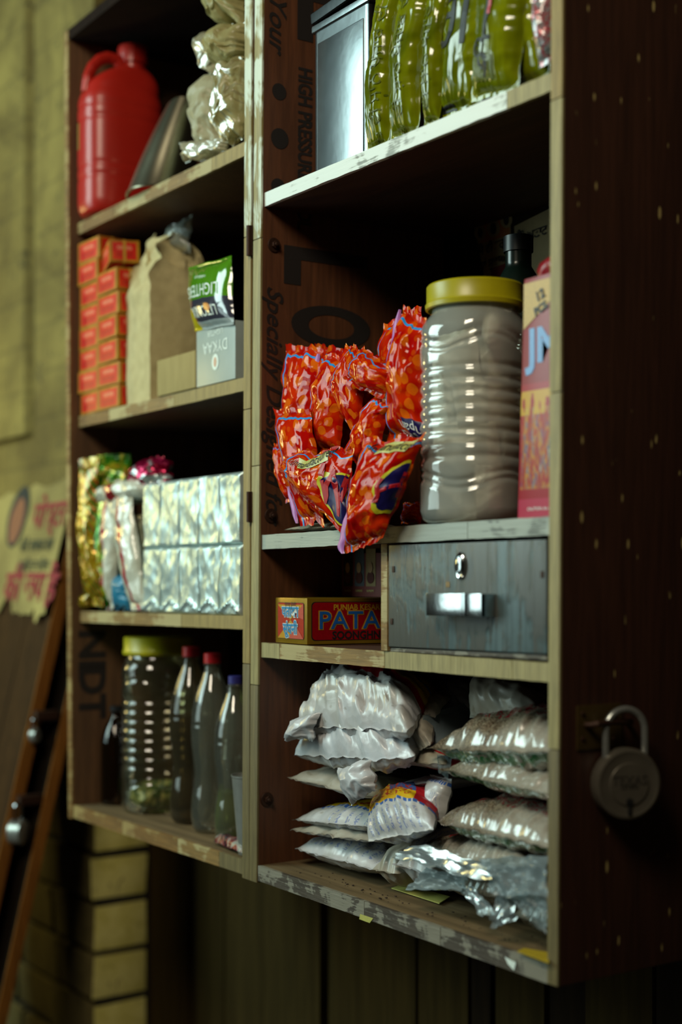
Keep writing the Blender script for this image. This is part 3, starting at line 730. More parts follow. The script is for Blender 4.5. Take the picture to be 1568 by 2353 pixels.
for i in range(len(hp) - 1):
    for k in range(4): hp2.append((hp[i][0] + (hp[i + 1][0] - hp[i][0]) * k / 4, hp[i][1] + (hp[i + 1][1] - hp[i][1]) * k / 4))
B().tube([can.location + V((0, x, z)) for x, z in hp2 + [hp[-1]]], .0105, 12).build('handle', M_can, can, sharp=80)
fn = lambda x, y: can.location + rot @ V((-.072 + x * .6, -cdp * .955 - .0006 - (.004 * 0), .15 + y))
b = B(); b.keepn = True
cq = [can.location + rot @ (V((cw * sup(a) * math.cos(a) * 1.006, cdp * sup(a) * math.sin(a) * 1.006, z))) for z in (.125, .175) for a in [PI * 1.38 + .022 * i for i in range(9)]]
b.add(cq, [[i, i + 1, i + 10, i + 9] for i in range(8)]); b.build('side_label', plain('faded_yellow_label', '8A6A20', .5), can)

# tin canister with loose lid
M_tin = plain('tin_plate', '8C9498', .23, 1, .3, 25)
tl_, tr_ = W(722, 300, .045), W(848, 250, .045); zt0, zt1 = .5815, .5815 + .235
tx0, tx1 = tl_.x, tr_.x; ty0, ty1 = .045, .165
tin = empty('tin_canister', ((tx0 + tx1) / 2, ty0 + .06, zt0), 'square tin canister with its dark lid sitting askew', 'canister')
b = B(); b.box(tx0, tx1, ty0, ty1, zt0, zt1); b.build('tin_body', M_tin, tin, bevel=.009, bseg=4)
b = B(); b.box(tx0 + .012, tx1 - .012, ty0 - .0016, ty0 + .001, zt0 + .004, zt1 - .030); b.build('embossed_panel', M_tin, tin, bevel=.0014)
b = B(); b.box(tx0 - .003, tx1 + .003, ty0 - .003, ty1 + .003, zt1 - .012, zt1); b.build('rim', M_tin, tin, bevel=.004, bseg=3)
M = Matrix.Translation(((tx0 + tx1) / 2, ty0 + .06, zt1 + .013)) @ Matrix.Rotation(math.radians(-3), 4, 'Y') @ Matrix.Rotation(math.radians(4), 4, 'X')
b = B(); b.box(-(tx1 - tx0) / 2 - .004, (tx1 - tx0) / 2 + .004, -.064, .064, -.004, .014, M); b.build('lid', plain('dark_tin_lid', '35383A', .3, 1, .3, 40), tin, bevel=.005, bseg=3)

# bent sheet-metal scoop standing on its wide mouth next to the jerrycan
M_sheet = plain('galvanised_sheet', 'A29D86', .32, 1, .15, 30)
sb_ = W(366, 420, .065); sb_.z = .688
rt_ = V((CY, SY, 0)); tv = V((SY, -CY, 0))
def scoop(u, v, o=0.):
    a = PI * (-.5 + u) * 1.0; r = .058 - .022 * v ** 1.3; cc = sb_ + rt_ * (.046 * v ** 1.15) - tv * .015
    top = .170 * (1 - .10 * (1 - math.cos(a)) * v) if v > 0 else 0
    return cc + rt_ * (r + o) * math.sin(a) + tv * ((r + o) * 1.5 * math.cos(a) + .010 * (1 - v) ** 6) + V((0, 0, .170 * v * (1 - .06 * (math.sin(a) ** 2) * v)))
b = B(); b.grid(lambda u, v: scoop(u, v), 48, 24); b.grid(lambda u, v: scoop(u, v, -.0016), 48, 24, True)
b.grid(lambda u, w: scoop(u, 0, -.0016 * w), 48, 1, True)
b.grid(lambda u, w: scoop(u, 1).lerp(sb_ + rt_ * .046 - tv * .012 + V((0, 0, .166)), w), 48, 4)
sc0 = b.build('metal_scoop', M_sheet, merge=.00002, sharp=60)
q = B(); q.tube([scoop(i / 30, 0) + V((0, 0, .0015)) for i in range(31)], .0022, 8); q.build('rolled_rim', M_sheet, sc0)
#q = B(); f0 = scoop(.08, .12); tb_ = lambda u, v, o=0: f0 - rt_ * (.010 * u) + V((0, 0, .085 * v - .020 * u * v)) + tv * (.006 * u + o)
#q.grid(tb_, 4, 6); q.grid(lambda u, v: tb_(u, v, -.0012), 4, 6, True); q.build('bent_tab', M_sheet, sc0)
tag(sc0, 'bent grey sheet-metal scoop standing beside the jerrycan', 'scoop')
# ---------------------------------------------------------------- left cupboard, second shelf: match cartons, paper bag, lighters
def ubox_mat(name, fn):
    g = G(name); x, y, uv = uvxy(g); return fn(g, x, y, uv)
def rect(g, x, y, x0, x1, y0, y1): return g.math('MULTIPLY', band(g, x, x0, x1), band(g, y, y0, y1))
def mbx(g, x, y, uv):
    n = g.noise(g.co(), 18, 2); bord = g.mix(g.ramp(n, [(.4, 0.), (.6, 1.)]), '9C5A12', 'B0841E')
    inn = rect(g, x, y, .10, .90, .11, .89)
    c = g.mix(inn, bord, g.mix(g.ramp(g.noise(g.co(), 30, 2), [(.4, 0.), (.6, 1.)]), 'C21C10', 'D63A18'))
    tx = g.math('MULTIPLY', rect(g, x, y, .25, .75, .56, .74), g.math('GREATER_THAN', g.noise(uv, 14, 2), .46))
    c = g.mix(g.math('MULTIPLY', tx, .7), c, 'D89070')
    tx = g.math('MULTIPLY', rect(g, x, y, .22, .78, .24, .46), g.math('GREATER_THAN', g.noise(uv, 20, 2), .5))
    c = g.mix(g.math('MULTIPLY', tx, .6), c, '7A1010')
    return g.fin(c, .5, Specular_IOR_Level=.25)
M_mb = ubox_mat('match_carton_print', mbx)
bw = W(225, 700, .014).x - W(178, 700, .014).x - .003; bd, bh = .055, .0405
b = B(); b.box(-bw / 2, bw / 2, 0, bd, 0, bh); mb = b.build('match_carton', M_mb, bevel=.0012, origin=(0, 0, 0))
b = B(); b.box(-bw / 2 - .0004, bw / 2 + .0004, bd * .45, bd * .55, -.0003, bh + .0003); b.build('wrapper_seam', plain('gold_seam', 'B88A30', .3), mb, bevel=0, origin=(0, 0, 0)); WL[mb.name] = V((0, 0, 0))
x1 = A1(.45) + .004 + bw / 2; x2 = x1 + bw + .004
OR = ['lowest', 'second from the bottom', 'third from the bottom', 'fourth from the bottom', 'fourth from the top', 'third from the top', 'second from the top', 'topmost']
O7 = ['lowest', 'second from the bottom', 'third from the bottom', 'middle', 'third from the top', 'shiny-wrapped second from the top', 'tilted topmost']
first = True
for colx, nm, nlist in ((x1, 'left column', OR), (x2, 'right column', O7)):
    zc = .3175
    for i, w_ in enumerate(nlist):
        l = 'red match carton, %s in the %s' % (w_, nm)
        loc = V((colx + RN.uniform(-.003, .003), .017 + RN.uniform(-.002, .003), zc)); rz = (0, 0, RN.uniform(-.05, .04))
        if colx == x2:
            loc.z = .3175 + i * .0425; loc.y -= .004
            if i == 6: rz = (math.radians(1), math.radians(-2.5), -.30); loc.z += .004; loc.x -= .002
        zc += bh + .0008
        o = mb if first else copy_tree(mb)
        if first: tag(o, l, 'carton', 'match cartons stacked in two columns'); first = False
        o.location = loc; o.rotation_euler = rz; o['label'] = l; WL[o.name] = loc
# brown paper bag
g = G('kraft_paper'); n = g.noise(g.co(), 60, 4); M_kraft = g.fin(g.mix(n, 'A8986A', 'CCC08E'), .8, 0, g.bump(g.noise(g.co(), 22, 4, .8), .5, .004))
px0, px1 = W(291, 700, .03).x, W(345, 700, .03).x
pb = B(); zb_, zh_ = .3175, .318
def pbag(u, v):
    a = u * 4; k = int(min(3, a)); t = a - k; cs = [(px0, .03), (px1, .03), (px1 + .01, .155), (px0 + .02, .155), (px0, .03)]
    x = cs[k][0] * (1 - t) + cs[k + 1][0] * t; y = cs[k][1] * (1 - t) + cs[k + 1][1] * t
    cx_, cy_ = (px0 + px1) / 2, .09
    tt = max(0, (v - .62) / .38)
    y = y + (cy_ - y) * (.75 * tt ** 1.3); x = x + (cx_ + .012 - x) * (.25 * tt ** 1.5)
    if k in (1, 3): x += (cx_ - x) * .35 * math.sin(PI * t) * tt + .006 * math.sin(PI * t) * (1 if k == 1 else -1) * (1 - tt)
    p = V((x, y, zb_ + zh_ * v * (1 - .05 * tt * abs(math.sin(u * 9)))))
    am = .0012 + .011 * min(1, max(0, (v - .55) / .25)); nn = noise.noise_vector(p * 22) + .5 * noise.noise_vector(p * 48)
    r_ = V((1 - 2 * abs(nn.x), 1 - 2 * abs(nn.y), nn.z * .6))
    return p + (r_ - V((.6, .6, 0))) * am
pb.grid(pbag, 64, 56)
mid = lambda u: pbag(u, 1)
pb.grid(lambda u, v: mid(u * .5).lerp(mid(1 - u * .5), v) - V((0, 0, .006 * math.sin(PI * v))), 32, 4)
pbo = tag(pb.build('paper_bag', M_kraft, merge=.0005, sharp=28), 'tall brown paper bag with crumpled folded top', 'paper bag')
q = W(412, 548, .10)
M = Matrix.Translation(q) @ Matrix.Rotation(.5, 4, 'Y')
cc = [q + V((-.035, 0, .03)), q + V((.03, .01, .035)), q + V((.04, 0, -.03)), q + V((-.03, 0, -.035))]
tag(Bag(cc, .03, 301, wr=.8, crumple=1.2, edge=.02).mesh('clear_wrapper', film('grey_clear_film', veil=.25, sc=45, d=.005), n=(26, 26)), 'crumpled clear wrapper stuffed on top of the paper bag', 'wrapper')
# small cardboard box
g = G('cardboard'); n = g.noise(g.co(sc=(1, 1, .2)), 90, 3); M_card = g.fin(g.mix(n, '8F7E4C', 'AA9862'), .85, 0, g.bump(n, .4, .002))
xa, xb = W(361, 870, .014).x, W(449, 870, .014).x
b = B(); b.box(xa, xb, .014, .085, .3175, .3175 + .062); sb = tag(b.build('cardboard_box', M_card, bevel=.003), 'small worn cardboard box with a taped lid', 'box')
B().box(xa - .0003, xb + .0003, .030, .052, .3175 + .0615, .3175 + .0629).build('tape', plain('brown_tape', '6A5A30', .35), sb)
cc = [V((xb - .045, .05, .425)), V((xb + .005, .05, .44)), V((xb + .005, .05, .38)), V((xb - .04, .05, .378))]
tag(Bag(cc, .008, 310, wr=.5, crumple=.6).mesh('folded_leaflet', M_news, n=(14, 14)), 'folded leaflet lying on top of the small cardboard box', 'leaflet')
# grey lighter carton (stands upside down) with green packet on top, dark tray behind
g = G('grey_blue_card'); n = g.noise(g.co(), 25, 4); M_gc = g.fin(g.mix(n, '8C9A96', 'A2B0AC'), .38, 0, g.bump(n, .1, .002))
xa, xb = W(452, 880, .016).x, W(541, 880, .016).x; y0_ = .016
zt_ = W(541, 735, .016).z
b = B(); b.box(xa, xb, y0_, .07, .3175, zt_); gb = tag(b.build('lighter_carton', M_gc, bevel=.0012), 'pale grey upside-down lighter carton standing at the shelf front', 'carton')
M_pal = plain('pale_print', 'E6F4EE', .4)
cxm = (xa + xb) / 2
flip = lambda z: plane_fn((cxm, y0_, z), (-1, 0, 0), (0, 0, -1), .0006)
letters('DYKAA', .026, M_pal, flip(.3175 + .060), gb, sx=.95); letters('LIGHTER', .013, M_pal, flip(.3175 + .082), gb)
letters('since quality', .006, M_pal, flip(.3175 + .094), gb)
def disc(cx_, cz, rx, rz, m, parent, name, y=y0_, off=.0006, n=20):
    b = B(); b.keepn = True; b.add([V((cx_, y - off, cz))] + [V((cx_ + rx * math.cos(2 * PI * i / n), y - off, cz + rz * math.sin(2 * PI * i / n))) for i in range(n)], [[0, 1 + i, 1 + (i + 1) % n] for i in range(n)])
    return b.build(name, m, parent, smooth=False)
disc(cxm, .3175 + .034, .011, .013, M_pal, gb, 'printed_emblem'); disc(cxm, .3175 + .034, .005, .008, plain('peach_print', 'D0A890', .4), gb, 'printed_emblem', off=.0010)
disc(cxm + .003, .3175 + .107, .006, .008, M_pal, gb, 'printed_emblem')
g = G('green_lighter_film'); x, y, uv = uvxy(g)
c = g.mix(g.math('LESS_THAN', y, .42), '4F8A1A', '3A3B48'); c = g.mix(g.math('LESS_THAN', y, .10), c, 'A8B4B4')
c = g.mix(g.math('MULTIPLY', g.math('LESS_THAN', y, .30), g.math('LESS_THAN', x, .20)), c, 'C0B020')
M_gf = g.fin(c, .12, 0, crumple(g, 16, .25, .003), Coat_Weight=1.0, Coat_Roughness=.05)
cc = [W(434, 615, .030), W(533, 588, .016), W(538, 745, .012), W(449, 762, .016)]
gp = Bag(cc, .030, 330, wr=.35, crumple=.15, seal=(.04, .04), edge=.003)
go = tag(gp.mesh('lighter_packet', M_gf, n=(40, 40)), 'green and grey upside-down lighter packet on top of the grey carton', 'packet')
letters('LIGHTERS', .030, M_pal, gp.fn(.50, .55, PI, .0012), go, sub=.006, sx=.85); letters('LITONIX', .026, M_pal, gp.fn(.5, .24, PI, .0012), go, sub=.006, sx=.9)
letters('refillable gas', .008, M_pal, gp.fn(.5, .74, PI, .0012), go, sub=.006)
patch(gp, ell(.62, .28, .07, .06), plain('orange_print', 'C87A20', .3), go, 'printed_dot', .0016)
xa2, xb2 = W(541, 720, .045).x, W(561, 720, .045).x
b = B(); b.box(xa2 + .002, B0(.45) - .003, .06, .15, .3175, .3175 + .165); tb = tag(b.build('dark_carton', plain('black_card', '16121A', .4), bevel=.001), 'dark upright carton squeezed against the divider', 'carton')
pl = lambda z: (lambda x, y: V((xa2 + .022 + y * 1.0, .0594, z + x)))
letters('LITON', .036, plain('brown_print', '7A5A38', .5), pl(.405), tb); disc(xa2 + .018, .437, .007, .008, plain('orange_dot', 'B8661A', .5), tb, 'printed_dot', y=.06, off=.001)

# ---------------------------------------------------------------- left cupboard, top shelf: heaps of clear plastic
M_clr = film('milky_film', (.90, .90, .80), .86, .30, .5, 24, .005, .35, 'C4C0A0')
M_clr2 = film('milky_film_yellow', (.86, .84, .66), .82, .26, .5, 26, .005, .4, 'B8B07C')
def cb(pts, Y, th, sd, label, m=M_clr, name='plastic_bag', cat='plastic bag', grp='crumpled clear plastic bags on the top shelf', n=(40, 40), **k):
    kw = dict(wr=1.0, crumple=1.6, seal=(.03, .03), edge=.035, fill=.45); kw.update(k)
    return tag(Bag(cpx(pts, Y), th, sd, **kw).mesh(name, m, n=n), label, cat, grp)
cb([(456, 185), (512, 175), (516, 360), (470, 372)], .055, .035, 401, 'tall twisted milky plastic bag next to the metal scoop')
cb([(420, 330), (520, 318), (520, 346), (428, 372)], .022, .022, 402, 'flat crumpled end of plastic bag lying at the shelf front')
cb([(508, 140), (566, 140), (562, 318), (514, 340)], .030, .035, 403, 'creased clear packet standing against the divider', M_clr2)
cb([(470, 82), (506, 76), (508, 160), (474, 168)], .06, .03, 404, 'small milky packet leaning between the bag heap and scoop')
cb([(506, 62), (566, 60), (560, 140), (500, 150)], .035, .04, 405, 'shiny yellowish crumpled packet in the middle of the heap', M_clr2)
cb([(496, -60), (566, -60), (562, 62), (500, 52)], .045, .045, 406, 'topmost puffed clear bag touching the frame top', M_clr2)
cb([(452, 210), (566, 200), (560, 320), (490, 350)], .10, .045, 407, 'bulky milky bag at the back of the plastic heap')

# ---------------------------------------------------------------- left cupboard, third shelf
g = G('yellow_green_foil'); x, y, uv = uvxy(g); n = g.noise(g.co(), 30, 3, 1)
st = g.math('GREATER_THAN', g.math('SINE', g.math('MULTIPLY', g.math('ADD', y, g.math('MULTIPLY', x, .4)), 95.)), .1)
c = g.mix(g.ramp(n, [(.4, 0.), (.55, 1.)]), '3E6A14', 'A8A018'); c = g.mix(g.math('MULTIPLY', st, .6), c, 'C0501A')
M_yg = g.fin(c, .22, .35, crumple(g, 45, .7, .004), Coat_Weight=.6)
g = G('green_foil'); n = g.noise(g.co(sc=(1, 1, .3)), 40, 3, 1); M_gfo = g.fin(g.ramp(n, [(.38, '145A1C'), (.5, '3E9A20'), (.58, 'B8B428'), (.66, 'A02018')]), .2, .3, crumple(g, 45, .7, .004), Coat_Weight=.6)
g = G('white_red_plastic'); x, y, uv = uvxy(g); n = g.noise(g.co(), 20, 3)
c = g.mix(band(g, g.math('ADD', x, g.math('MULTIPLY', n, .12)), .50, .66), g.mix(n, 'B8B69A', 'D8DCD0'), 'A01430')
M_wr = g.fin(c, .18, 0, crumple(g, 30, .7, .004), Coat_Weight=.8, Coat_Roughness=.08)
g = G('pink_silver_foil'); n = g.noise(g.co(), 26, 2, 1); M_pk = g.fin(g.ramp(n, [(.44, 'A81448'), (.54, 'C02858'), (.58, 'B8C4C4')]), .2, .6, crumple(g, 40, 1., .006))
G3 = 'packets at the left of the third shelf'
def pk(name, pts, Y, th, sd, m, label, cat='packet', n=(34, 40), **k):
    kw = dict(wr=.7, crumple=.9, seal=(.05, .05), edge=.012); kw.update(k); bg = Bag(cpx(pts, Y), th, sd, **kw)
    return bg, tag(bg.mesh(name, m, n=n), label, cat, G3)
pk('foil_packet', [(205, 1050, .045), (300, 1040, .11), (318, 1385, .11), (222, 1392, .045)], .115, .03, 501, M_gfo, 'green and red foil packet behind the yellow-edged one')
pk('foil_packet', [(184, 1056, .016), (226, 1048, .030), (240, 1395, .030), (194, 1390, .020)], .055, .022, 502, M_yg, 'yellow foil packet with striped border, leftmost on its shelf', bend=lambda u, v: .004 * math.sin(PI * v))
pk('foil_packet', [(214, 1110), (250, 1100), (250, 1395), (230, 1396)], .036, .022, 503, M_gfo, 'narrow green and yellow foil packet standing second from the left')
pk('foil_scrap', [(188, 1368), (208, 1362), (206, 1396), (188, 1398)], .021, .012, 504, M_yg, 'small yellow-orange foil scrap at the shelf corner', n=(14, 14))
pk('plastic_packet', [(232, 1120), (285, 1100), (262, 1400), (240, 1398)], .040, .022, 505, M_wr, 'off-white plastic packet with red stripe standing upright')
pk('plastic_packet', [(252, 1130), (300, 1110), (338, 1400), (302, 1402)], .028, .022, 506, M_wr, 'white packet with slanting red band leaning to the right')
pk('plastic_packet', [(222, 1118), (356, 1090), (360, 1150), (232, 1170)], .050, .045, 507, M_wr, 'puffed white packet lying across the upright packets', crumple=1.2)
pk('plastic_packet', [(286, 1190), (332, 1180), (336, 1400), (312, 1400)], .055, .025, 508, M_clr, 'clear plastic packet standing against the foil blocks')
pk('blue_packet', [(266, 1320), (296, 1318), (300, 1400), (264, 1400)], .045, .02, 509, plain('teal_blue_film', '2A7A9C', .25, 0, .4, 60), 'small blue packet between the two upright white packets')
pk('foil_wad', [(322, 1062), (380, 1045), (396, 1120), (345, 1135)], .070, .05, 510, M_pk, 'crumpled pink and silver foil wad above the white packets', crumple=1.6, edge=.03)
# ten foil-wrapped blocks
g = G('silver_foil'); n = g.noise(g.co(), 10, 3)
c1_ = g.n('TexNoise', {'Vector': g.co(sc=(1, 1, .6)), 'Scale': 40., 'Detail': 3., 'Distortion': 1.5}).outputs[0]
M_foil = g.fin(g.mix(n, 'A6BCBA', 'CCDEDC'), .36, .55, g.bump(c1_, .25, .004, crumple(g, 22, .35, .004)))
fx0, fx1 = W(330, 1300, .022).x, W(556, 1300, .022).x; fz = [-.0552, .0585]; fw = (fx1 - fx0) / 5
def foil_block(i, j):
    sd = 600 + i * 7 + j * 31; x0 = fx0 + fw * i; z0 = fz[j]; hh = .1125 if j == 0 else .113
    def f(u, v, depth=0):
        e = min(u, 1 - u) * 2; ev = min(v, 1 - v) * 2
        p = V((x0 + fw * (.008 + .984 * u), .022 + depth, z0 + hh * v))
        k = min(1, e * 16) ** .5 * min(1, ev * 14) ** .5
        fold = 0
        if j == 0 and v < .22: a = abs(u - .5) * 2; fold = .006 * max(0, 1 - abs(v - (.04 + .16 * (1 - a))) / .035)
        w = (1 - 2 * abs(noise.noise(V((u * 2.6, v * 2.6, sd))))) * .0018 + (1 - 2 * abs(noise.noise(V((u * 5, v * 4.5, sd + 4))))) * .0010 + noise.noise(V((u * 2, v * 2, sd + 9))) * .003
        return p + V((0, -(w + fold) * k + (1 - k) * .003, 0))
    b = B(); b.grid(f, 26, 30)
    bk = lambda u, v: V((x0 + fw * (.008 + .984 * u), .105, z0 + hh * v))
    b.grid(bk, 26, 30, True)
    for v in (0, 1): b.grid(lambda u, t, v=v: f(u, v).lerp(bk(u, v), t), 26, 6, v == 1)
    for u in (0, 1): b.grid(lambda v, t, u=u: f(u, v).lerp(bk(u, v), t), 30, 6, u == 0)
    o = b.build('foil_block', M_foil, merge=.0002, sharp=50)
    pos = ['leftmost', 'second from the left', 'middle', 'second from the right', 'rightmost'][i]
    return tag(o, 'silver foil-wrapped block, %s in the %s row' % (pos, ('bottom', 'top')[j]), 'foil packet', 'silver foil blocks stacked in two rows')
for j in (0, 1):
    for i in range(5): foil_block(i, j)
# ---------------------------------------------------------------- right cupboard, top: yellow-green packets
g = G('yellow_green_film'); x, y, uv = uvxy(g); n = g.noise(g.co(), 12, 3, .6)
M_ygf = g.fin(g.mix(g.ramp(n, [(.38, 0.), (.62, 1.)]), '525C03', '7A8206'), .14, 0, crumple(g, 24, .35, .004, vec=g.co(sc=(1, 1, .22))), Specular_IOR_Level=.7)
M_olv = plain('dark_olive_print', '56600A', .3)
GY = 'tall yellow-green packets on the top shelf'
def yp(pts, Y, th, sd, label, **k):
    kw = dict(wr=1.1, crumple=.28, seal=(.04, .02), edge=.010, rip=12, sides=.04); kw.update(k); bg = Bag(cpx(pts, Y), th, sd, **kw)
    return bg, tag(bg.mesh('yellow_packet', M_ygf, n=(46, 70)), label, 'packet', GY)
b1, o1 = yp([(872, -40), (930, -60), (892, 338), (842, 362)], .028, .030, 701, 'yellow-green packet nearest the tin canister, shining edge')
b2, o2 = yp([(925, -60), (1000, -80), (960, 308), (898, 330)], .026, .032, 702, 'second yellow-green packet from the tin canister')
b3, o3 = yp([(998, -80), (1050, -90), (1010, 286), (974, 298)], .024, .028, 703, 'narrow middle yellow-green packet with a sharp bright edge')
b4, o4 = yp([(1052, -90), (1180, -120), (1100, 250), (1008, 274)], .030, .035, 704, 'wide yellow-green packet with black line print')
b5, o5 = yp([(1120, -120), (1240, -150), (1190, 208), (1082, 238)], .016, .035, 705, 'yellow-green packet marked with number nine near its base')
b6, o6 = yp([(1222, -150), (1275, -170), (1262, 180), (1168, 218)], .035, .030, 706, 'yellow-green packet at the far right end of the row')
for bb, oo, u in ((b2, o2, .55), (b3, o3, .45), (b1, o1, .7)):
    letters('ਪੰਜਾਬ ਦੀ ਸ਼ਾਨ ਪੰਜਾਬ ਦੀ ਸ਼ਾਨ', .026, M_olv, bb.fn(u, .45, PI / 2 + .02, .0012), oo, sub=.006)
fb = lambda u, v, a=0: b5.fn(u, v, a, .0014)
patch(b5, [(.44, .36), (.50, .36), (.58, .66), (.49, .66)], M_blackp, o5, 'printed_bar'); patch(b5, [(.52, .50), (.57, .50), (.58, .60), (.53, .60)], M_redp, o5, 'printed_bar', .0018)
patch(b5, [(.36, .345), (.62, .345), (.62, .37), (.36, .37)], M_blackp, o5, 'printed_bar')
letters('®', .030, M_blackp, fb(.36, .30), o5, sub=.004, bold=.0006)
patch(b5, [(.26, .10), (.66, .10), (.66, .25), (.26, .25)], M_olv, o5, 'printed_bar', .0012); letters('9', .040, M_blackp, fb(.46, .175), o5, sub=.005, bold=.0014)
patch(b4, [(.10, .02), (.48, .02), (.48, .06), (.10, .06)], M_blackp, o4, 'printed_bar'); letters('ਗ', .10, M_blackp, b4.fn(.40, .58, 0, .0014), o4, sub=.006)
g = G('red_silver_film'); n = g.noise(g.co(), 60, 3, 1); M_rs = g.fin(g.ramp(n, [(.46, '8A8E90'), (.54, 'A02030'), (.6, '90969A')]), .2, .2, crumple(g, 40, .8, .005), Coat_Weight=.8)
bg = Bag(cpx([(1240, -90), (1275, -90), (1275, 130), (1240, 160)], .020), .02, 720, wr=.8, crumple=1., edge=.01)
tag(bg.mesh('silver_packet', M_rs, n=(24, 40)), 'silver packet with red print squeezed against the right upright', 'packet')

# ---------------------------------------------------------------- right cupboard, middle: red carton, posters
def jb(g, x, y, uv):
    n = g.noise(uv, 9, 3); c = g.mix(g.math('LESS_THAN', y, .56), '84060E', '9A0E1C')
    pic = rect(g, x, y, .06, .96, .12, .46); c = g.mix(g.math('MULTIPLY', pic, g.ramp(n, [(.4, .2), (.55, 1.)])), c, g.ramp(g.noise(uv, 16, 3), [(.38, 'A02020'), (.5, 'C08A20'), (.6, '304A80'), (.7, 'C0B8A0')]))
    yb = g.math('MULTIPLY', band(g, y, .43, .53), g.math('GREATER_THAN', g.noise(uv, 8, 2), .42)); c = g.mix(g.math('MULTIPLY', yb, .8), c, 'C8A428')
    c = g.mix(g.math('LESS_THAN', y, .08), c, 'B02C48')
    return g.fin(c, .32, 0, Specular_IOR_Level=.3)
M_jb = ubox_mat('red_carton_print', jb)
c0 = WP(1185, ZM + .0015, .040); c1 = WP(1182, ZM + .0015, .040)
xr = D0(.2) - .004; xl = W(1193, 1100, .024).x
hb = .281
b = B(); b.box(xl, xr, .022, .090, ZM + .0015, ZM + .0015 + hb); b.v = [p + V((.012 * (p.z - ZM) / hb * (1 if p.x < (xl + xr) / 2 else 0), 0, 0)) for p in b.v]
rb = tag(b.build('red_carton', M_jb, bevel=.0015), 'tall red printed carton marked 12 PCS right of the jar', 'carton')
fr = lambda cx_, cz: plane_fn((cx_, .022, cz), (1, 0, 0), (0, 0, 1), .0006)
b = B(); b.keepn = True; zt_ = ZM + hb
b.add([V((xl + .012, .0214, zt_ - .004)), V((xr, .0214, zt_ - .004)), V((xr, .0214, zt_ - .02)), V((xl + .011, .0214, zt_ - .058))], [(3, 2, 1, 0)]); b.build('yellow_corner', plain('yellow_card_print', 'B89018', .4), rb, smooth=False)
fr2 = plane_fn(((xl + xr) / 2 + .003, .0214, zt_ - .022), (.94, 0, .34), (-.34, 0, .94), .0008)
letters('12', .016, M_blackp, fr2, rb, bold=.0006); letters('PCS.', .013, M_blackp, plane_fn(((xl + xr) / 2 + .005, .0214, zt_ - .037), (.94, 0, .34), (-.34, 0, .94), .0008), rb, bold=.0006)
letters('JM', .055, plain('light_blue_print', '3A78B8', .3), fr((xl + xr) / 2 + .010, ZM + .20), rb, bold=.002)
letters('CAUTION: this display', .0055, M_pal, fr((xl + xr) / 2 + .006, ZM + .012), rb)
bg = Bag([V((xl + .01, .05, zt_ + .022)), V((xr, .05, zt_ + .03)), V((xr, .035, zt_ + .002)), V((xl + .02, .035, zt_ + .002))], .016, 733, wr=.4, crumple=.4)
q = bg.mesh('torn_flap', plain('dark_red_card', '8A0C1C', .3), rb, n=(18, 12))
# posters pasted on the back board
bk_r = [o for o in cr.children if o.name.startswith('back_panel')][0]
yb_ = DP - .0128
M_pap = plain('poster_paper', '8A7A55', .8, 0, .3, 40); M_pap2 = plain('poster_paper_orange', '9A5A28', .8); M_dkp = plain('dark_poster_ink', '1A1410', .8)
def pquad(pts, m, name='poster_patch', off=0., parent=None):
    b = B(); b.keepn = True; P = [W(x, y, yb_ - off) for x, y in pts]; c = sum(P, V()) / len(P)
    b.add([c] + P, [[0, 1 + i, 1 + (i + 1) % len(P)] for i in range(len(P))]); return b.build(name, m, parent, smooth=False)
def poster(pts, label):
    P = [W(x, y, yb_) for x, y in pts]; b = B(); b.add(P + [p + V((0, .0006, 0)) for p in P], [(0, 1, 2, 3), (7, 6, 5, 4), (0, 4, 5, 1), (1, 5, 6, 2), (2, 6, 7, 3), (3, 7, 4, 0)])
    return tag(b.build('poster', M_pap, smooth=False), label, 'poster', 'posters pasted inside the right cupboard')
p1 = poster([(1087, 500), (1173, 462), (1176, 660), (1122, 680)], 'torn poster with round portraits pasted on the back board')
p2 = poster([(1182, 520), (1262, 480), (1262, 690), (1190, 690)], 'second torn poster behind the green bottle')
pquad([(1094, 500), (1172, 467), (1172, 540), (1104, 560)], M_pap2, 'printed_field', .0004, p1)
for x, y, pp, r in ((1104, 535, p1, 13), (1134, 525, p1, 15), (1164, 505, p1, 14), (1196, 540, p2, 12)):
    pquad([(x + r * math.cos(a / 8 * PI), y + 1.35 * r * math.sin(a / 8 * PI)) for a in range(16)], M_pap, 'portrait_ring', .0008, pp)
    pquad([(x + r * .45 * math.cos(a / 8 * PI), y + .9 * r * math.sin(a / 8 * PI)) for a in range(16)], M_dkp, 'portrait', .0012, pp)
def pfn(px, py, sl=.36):
    p = W(px, py, yb_ - .0012); return lambda x, y: p + V((x, 0, y + x * .04))
letters('ਜਿਸੇ ਵੀ ਤਰ੍ਹਾਂ ਦੀ', .020, M_dkp, pfn(1140, 565), p1, bold=.0004); letters('ਜਾਂ ਸੁਝਾਅ ਲਈ', .020, M_dkp, pfn(1150, 598), p1, bold=.0004); letters('ਦੀ ਅਣਾਟ', .020, M_dkp, pfn(1222, 540), p2, bold=.0004)
pquad([(1128, 618), (1175, 600), (1176, 640), (1132, 650)], plain('dark_red_poster_band', '6A1414', .8), 'printed_band', .0004, p1)

# ---------------------------------------------------------------- right cupboard, small bay: printed boxes
M_gold = plain('gold_card', '9A7A1C', .3, .55, .1, 40)
bx0 = W(631, 1440, .035).x; cz = ZN + .0015
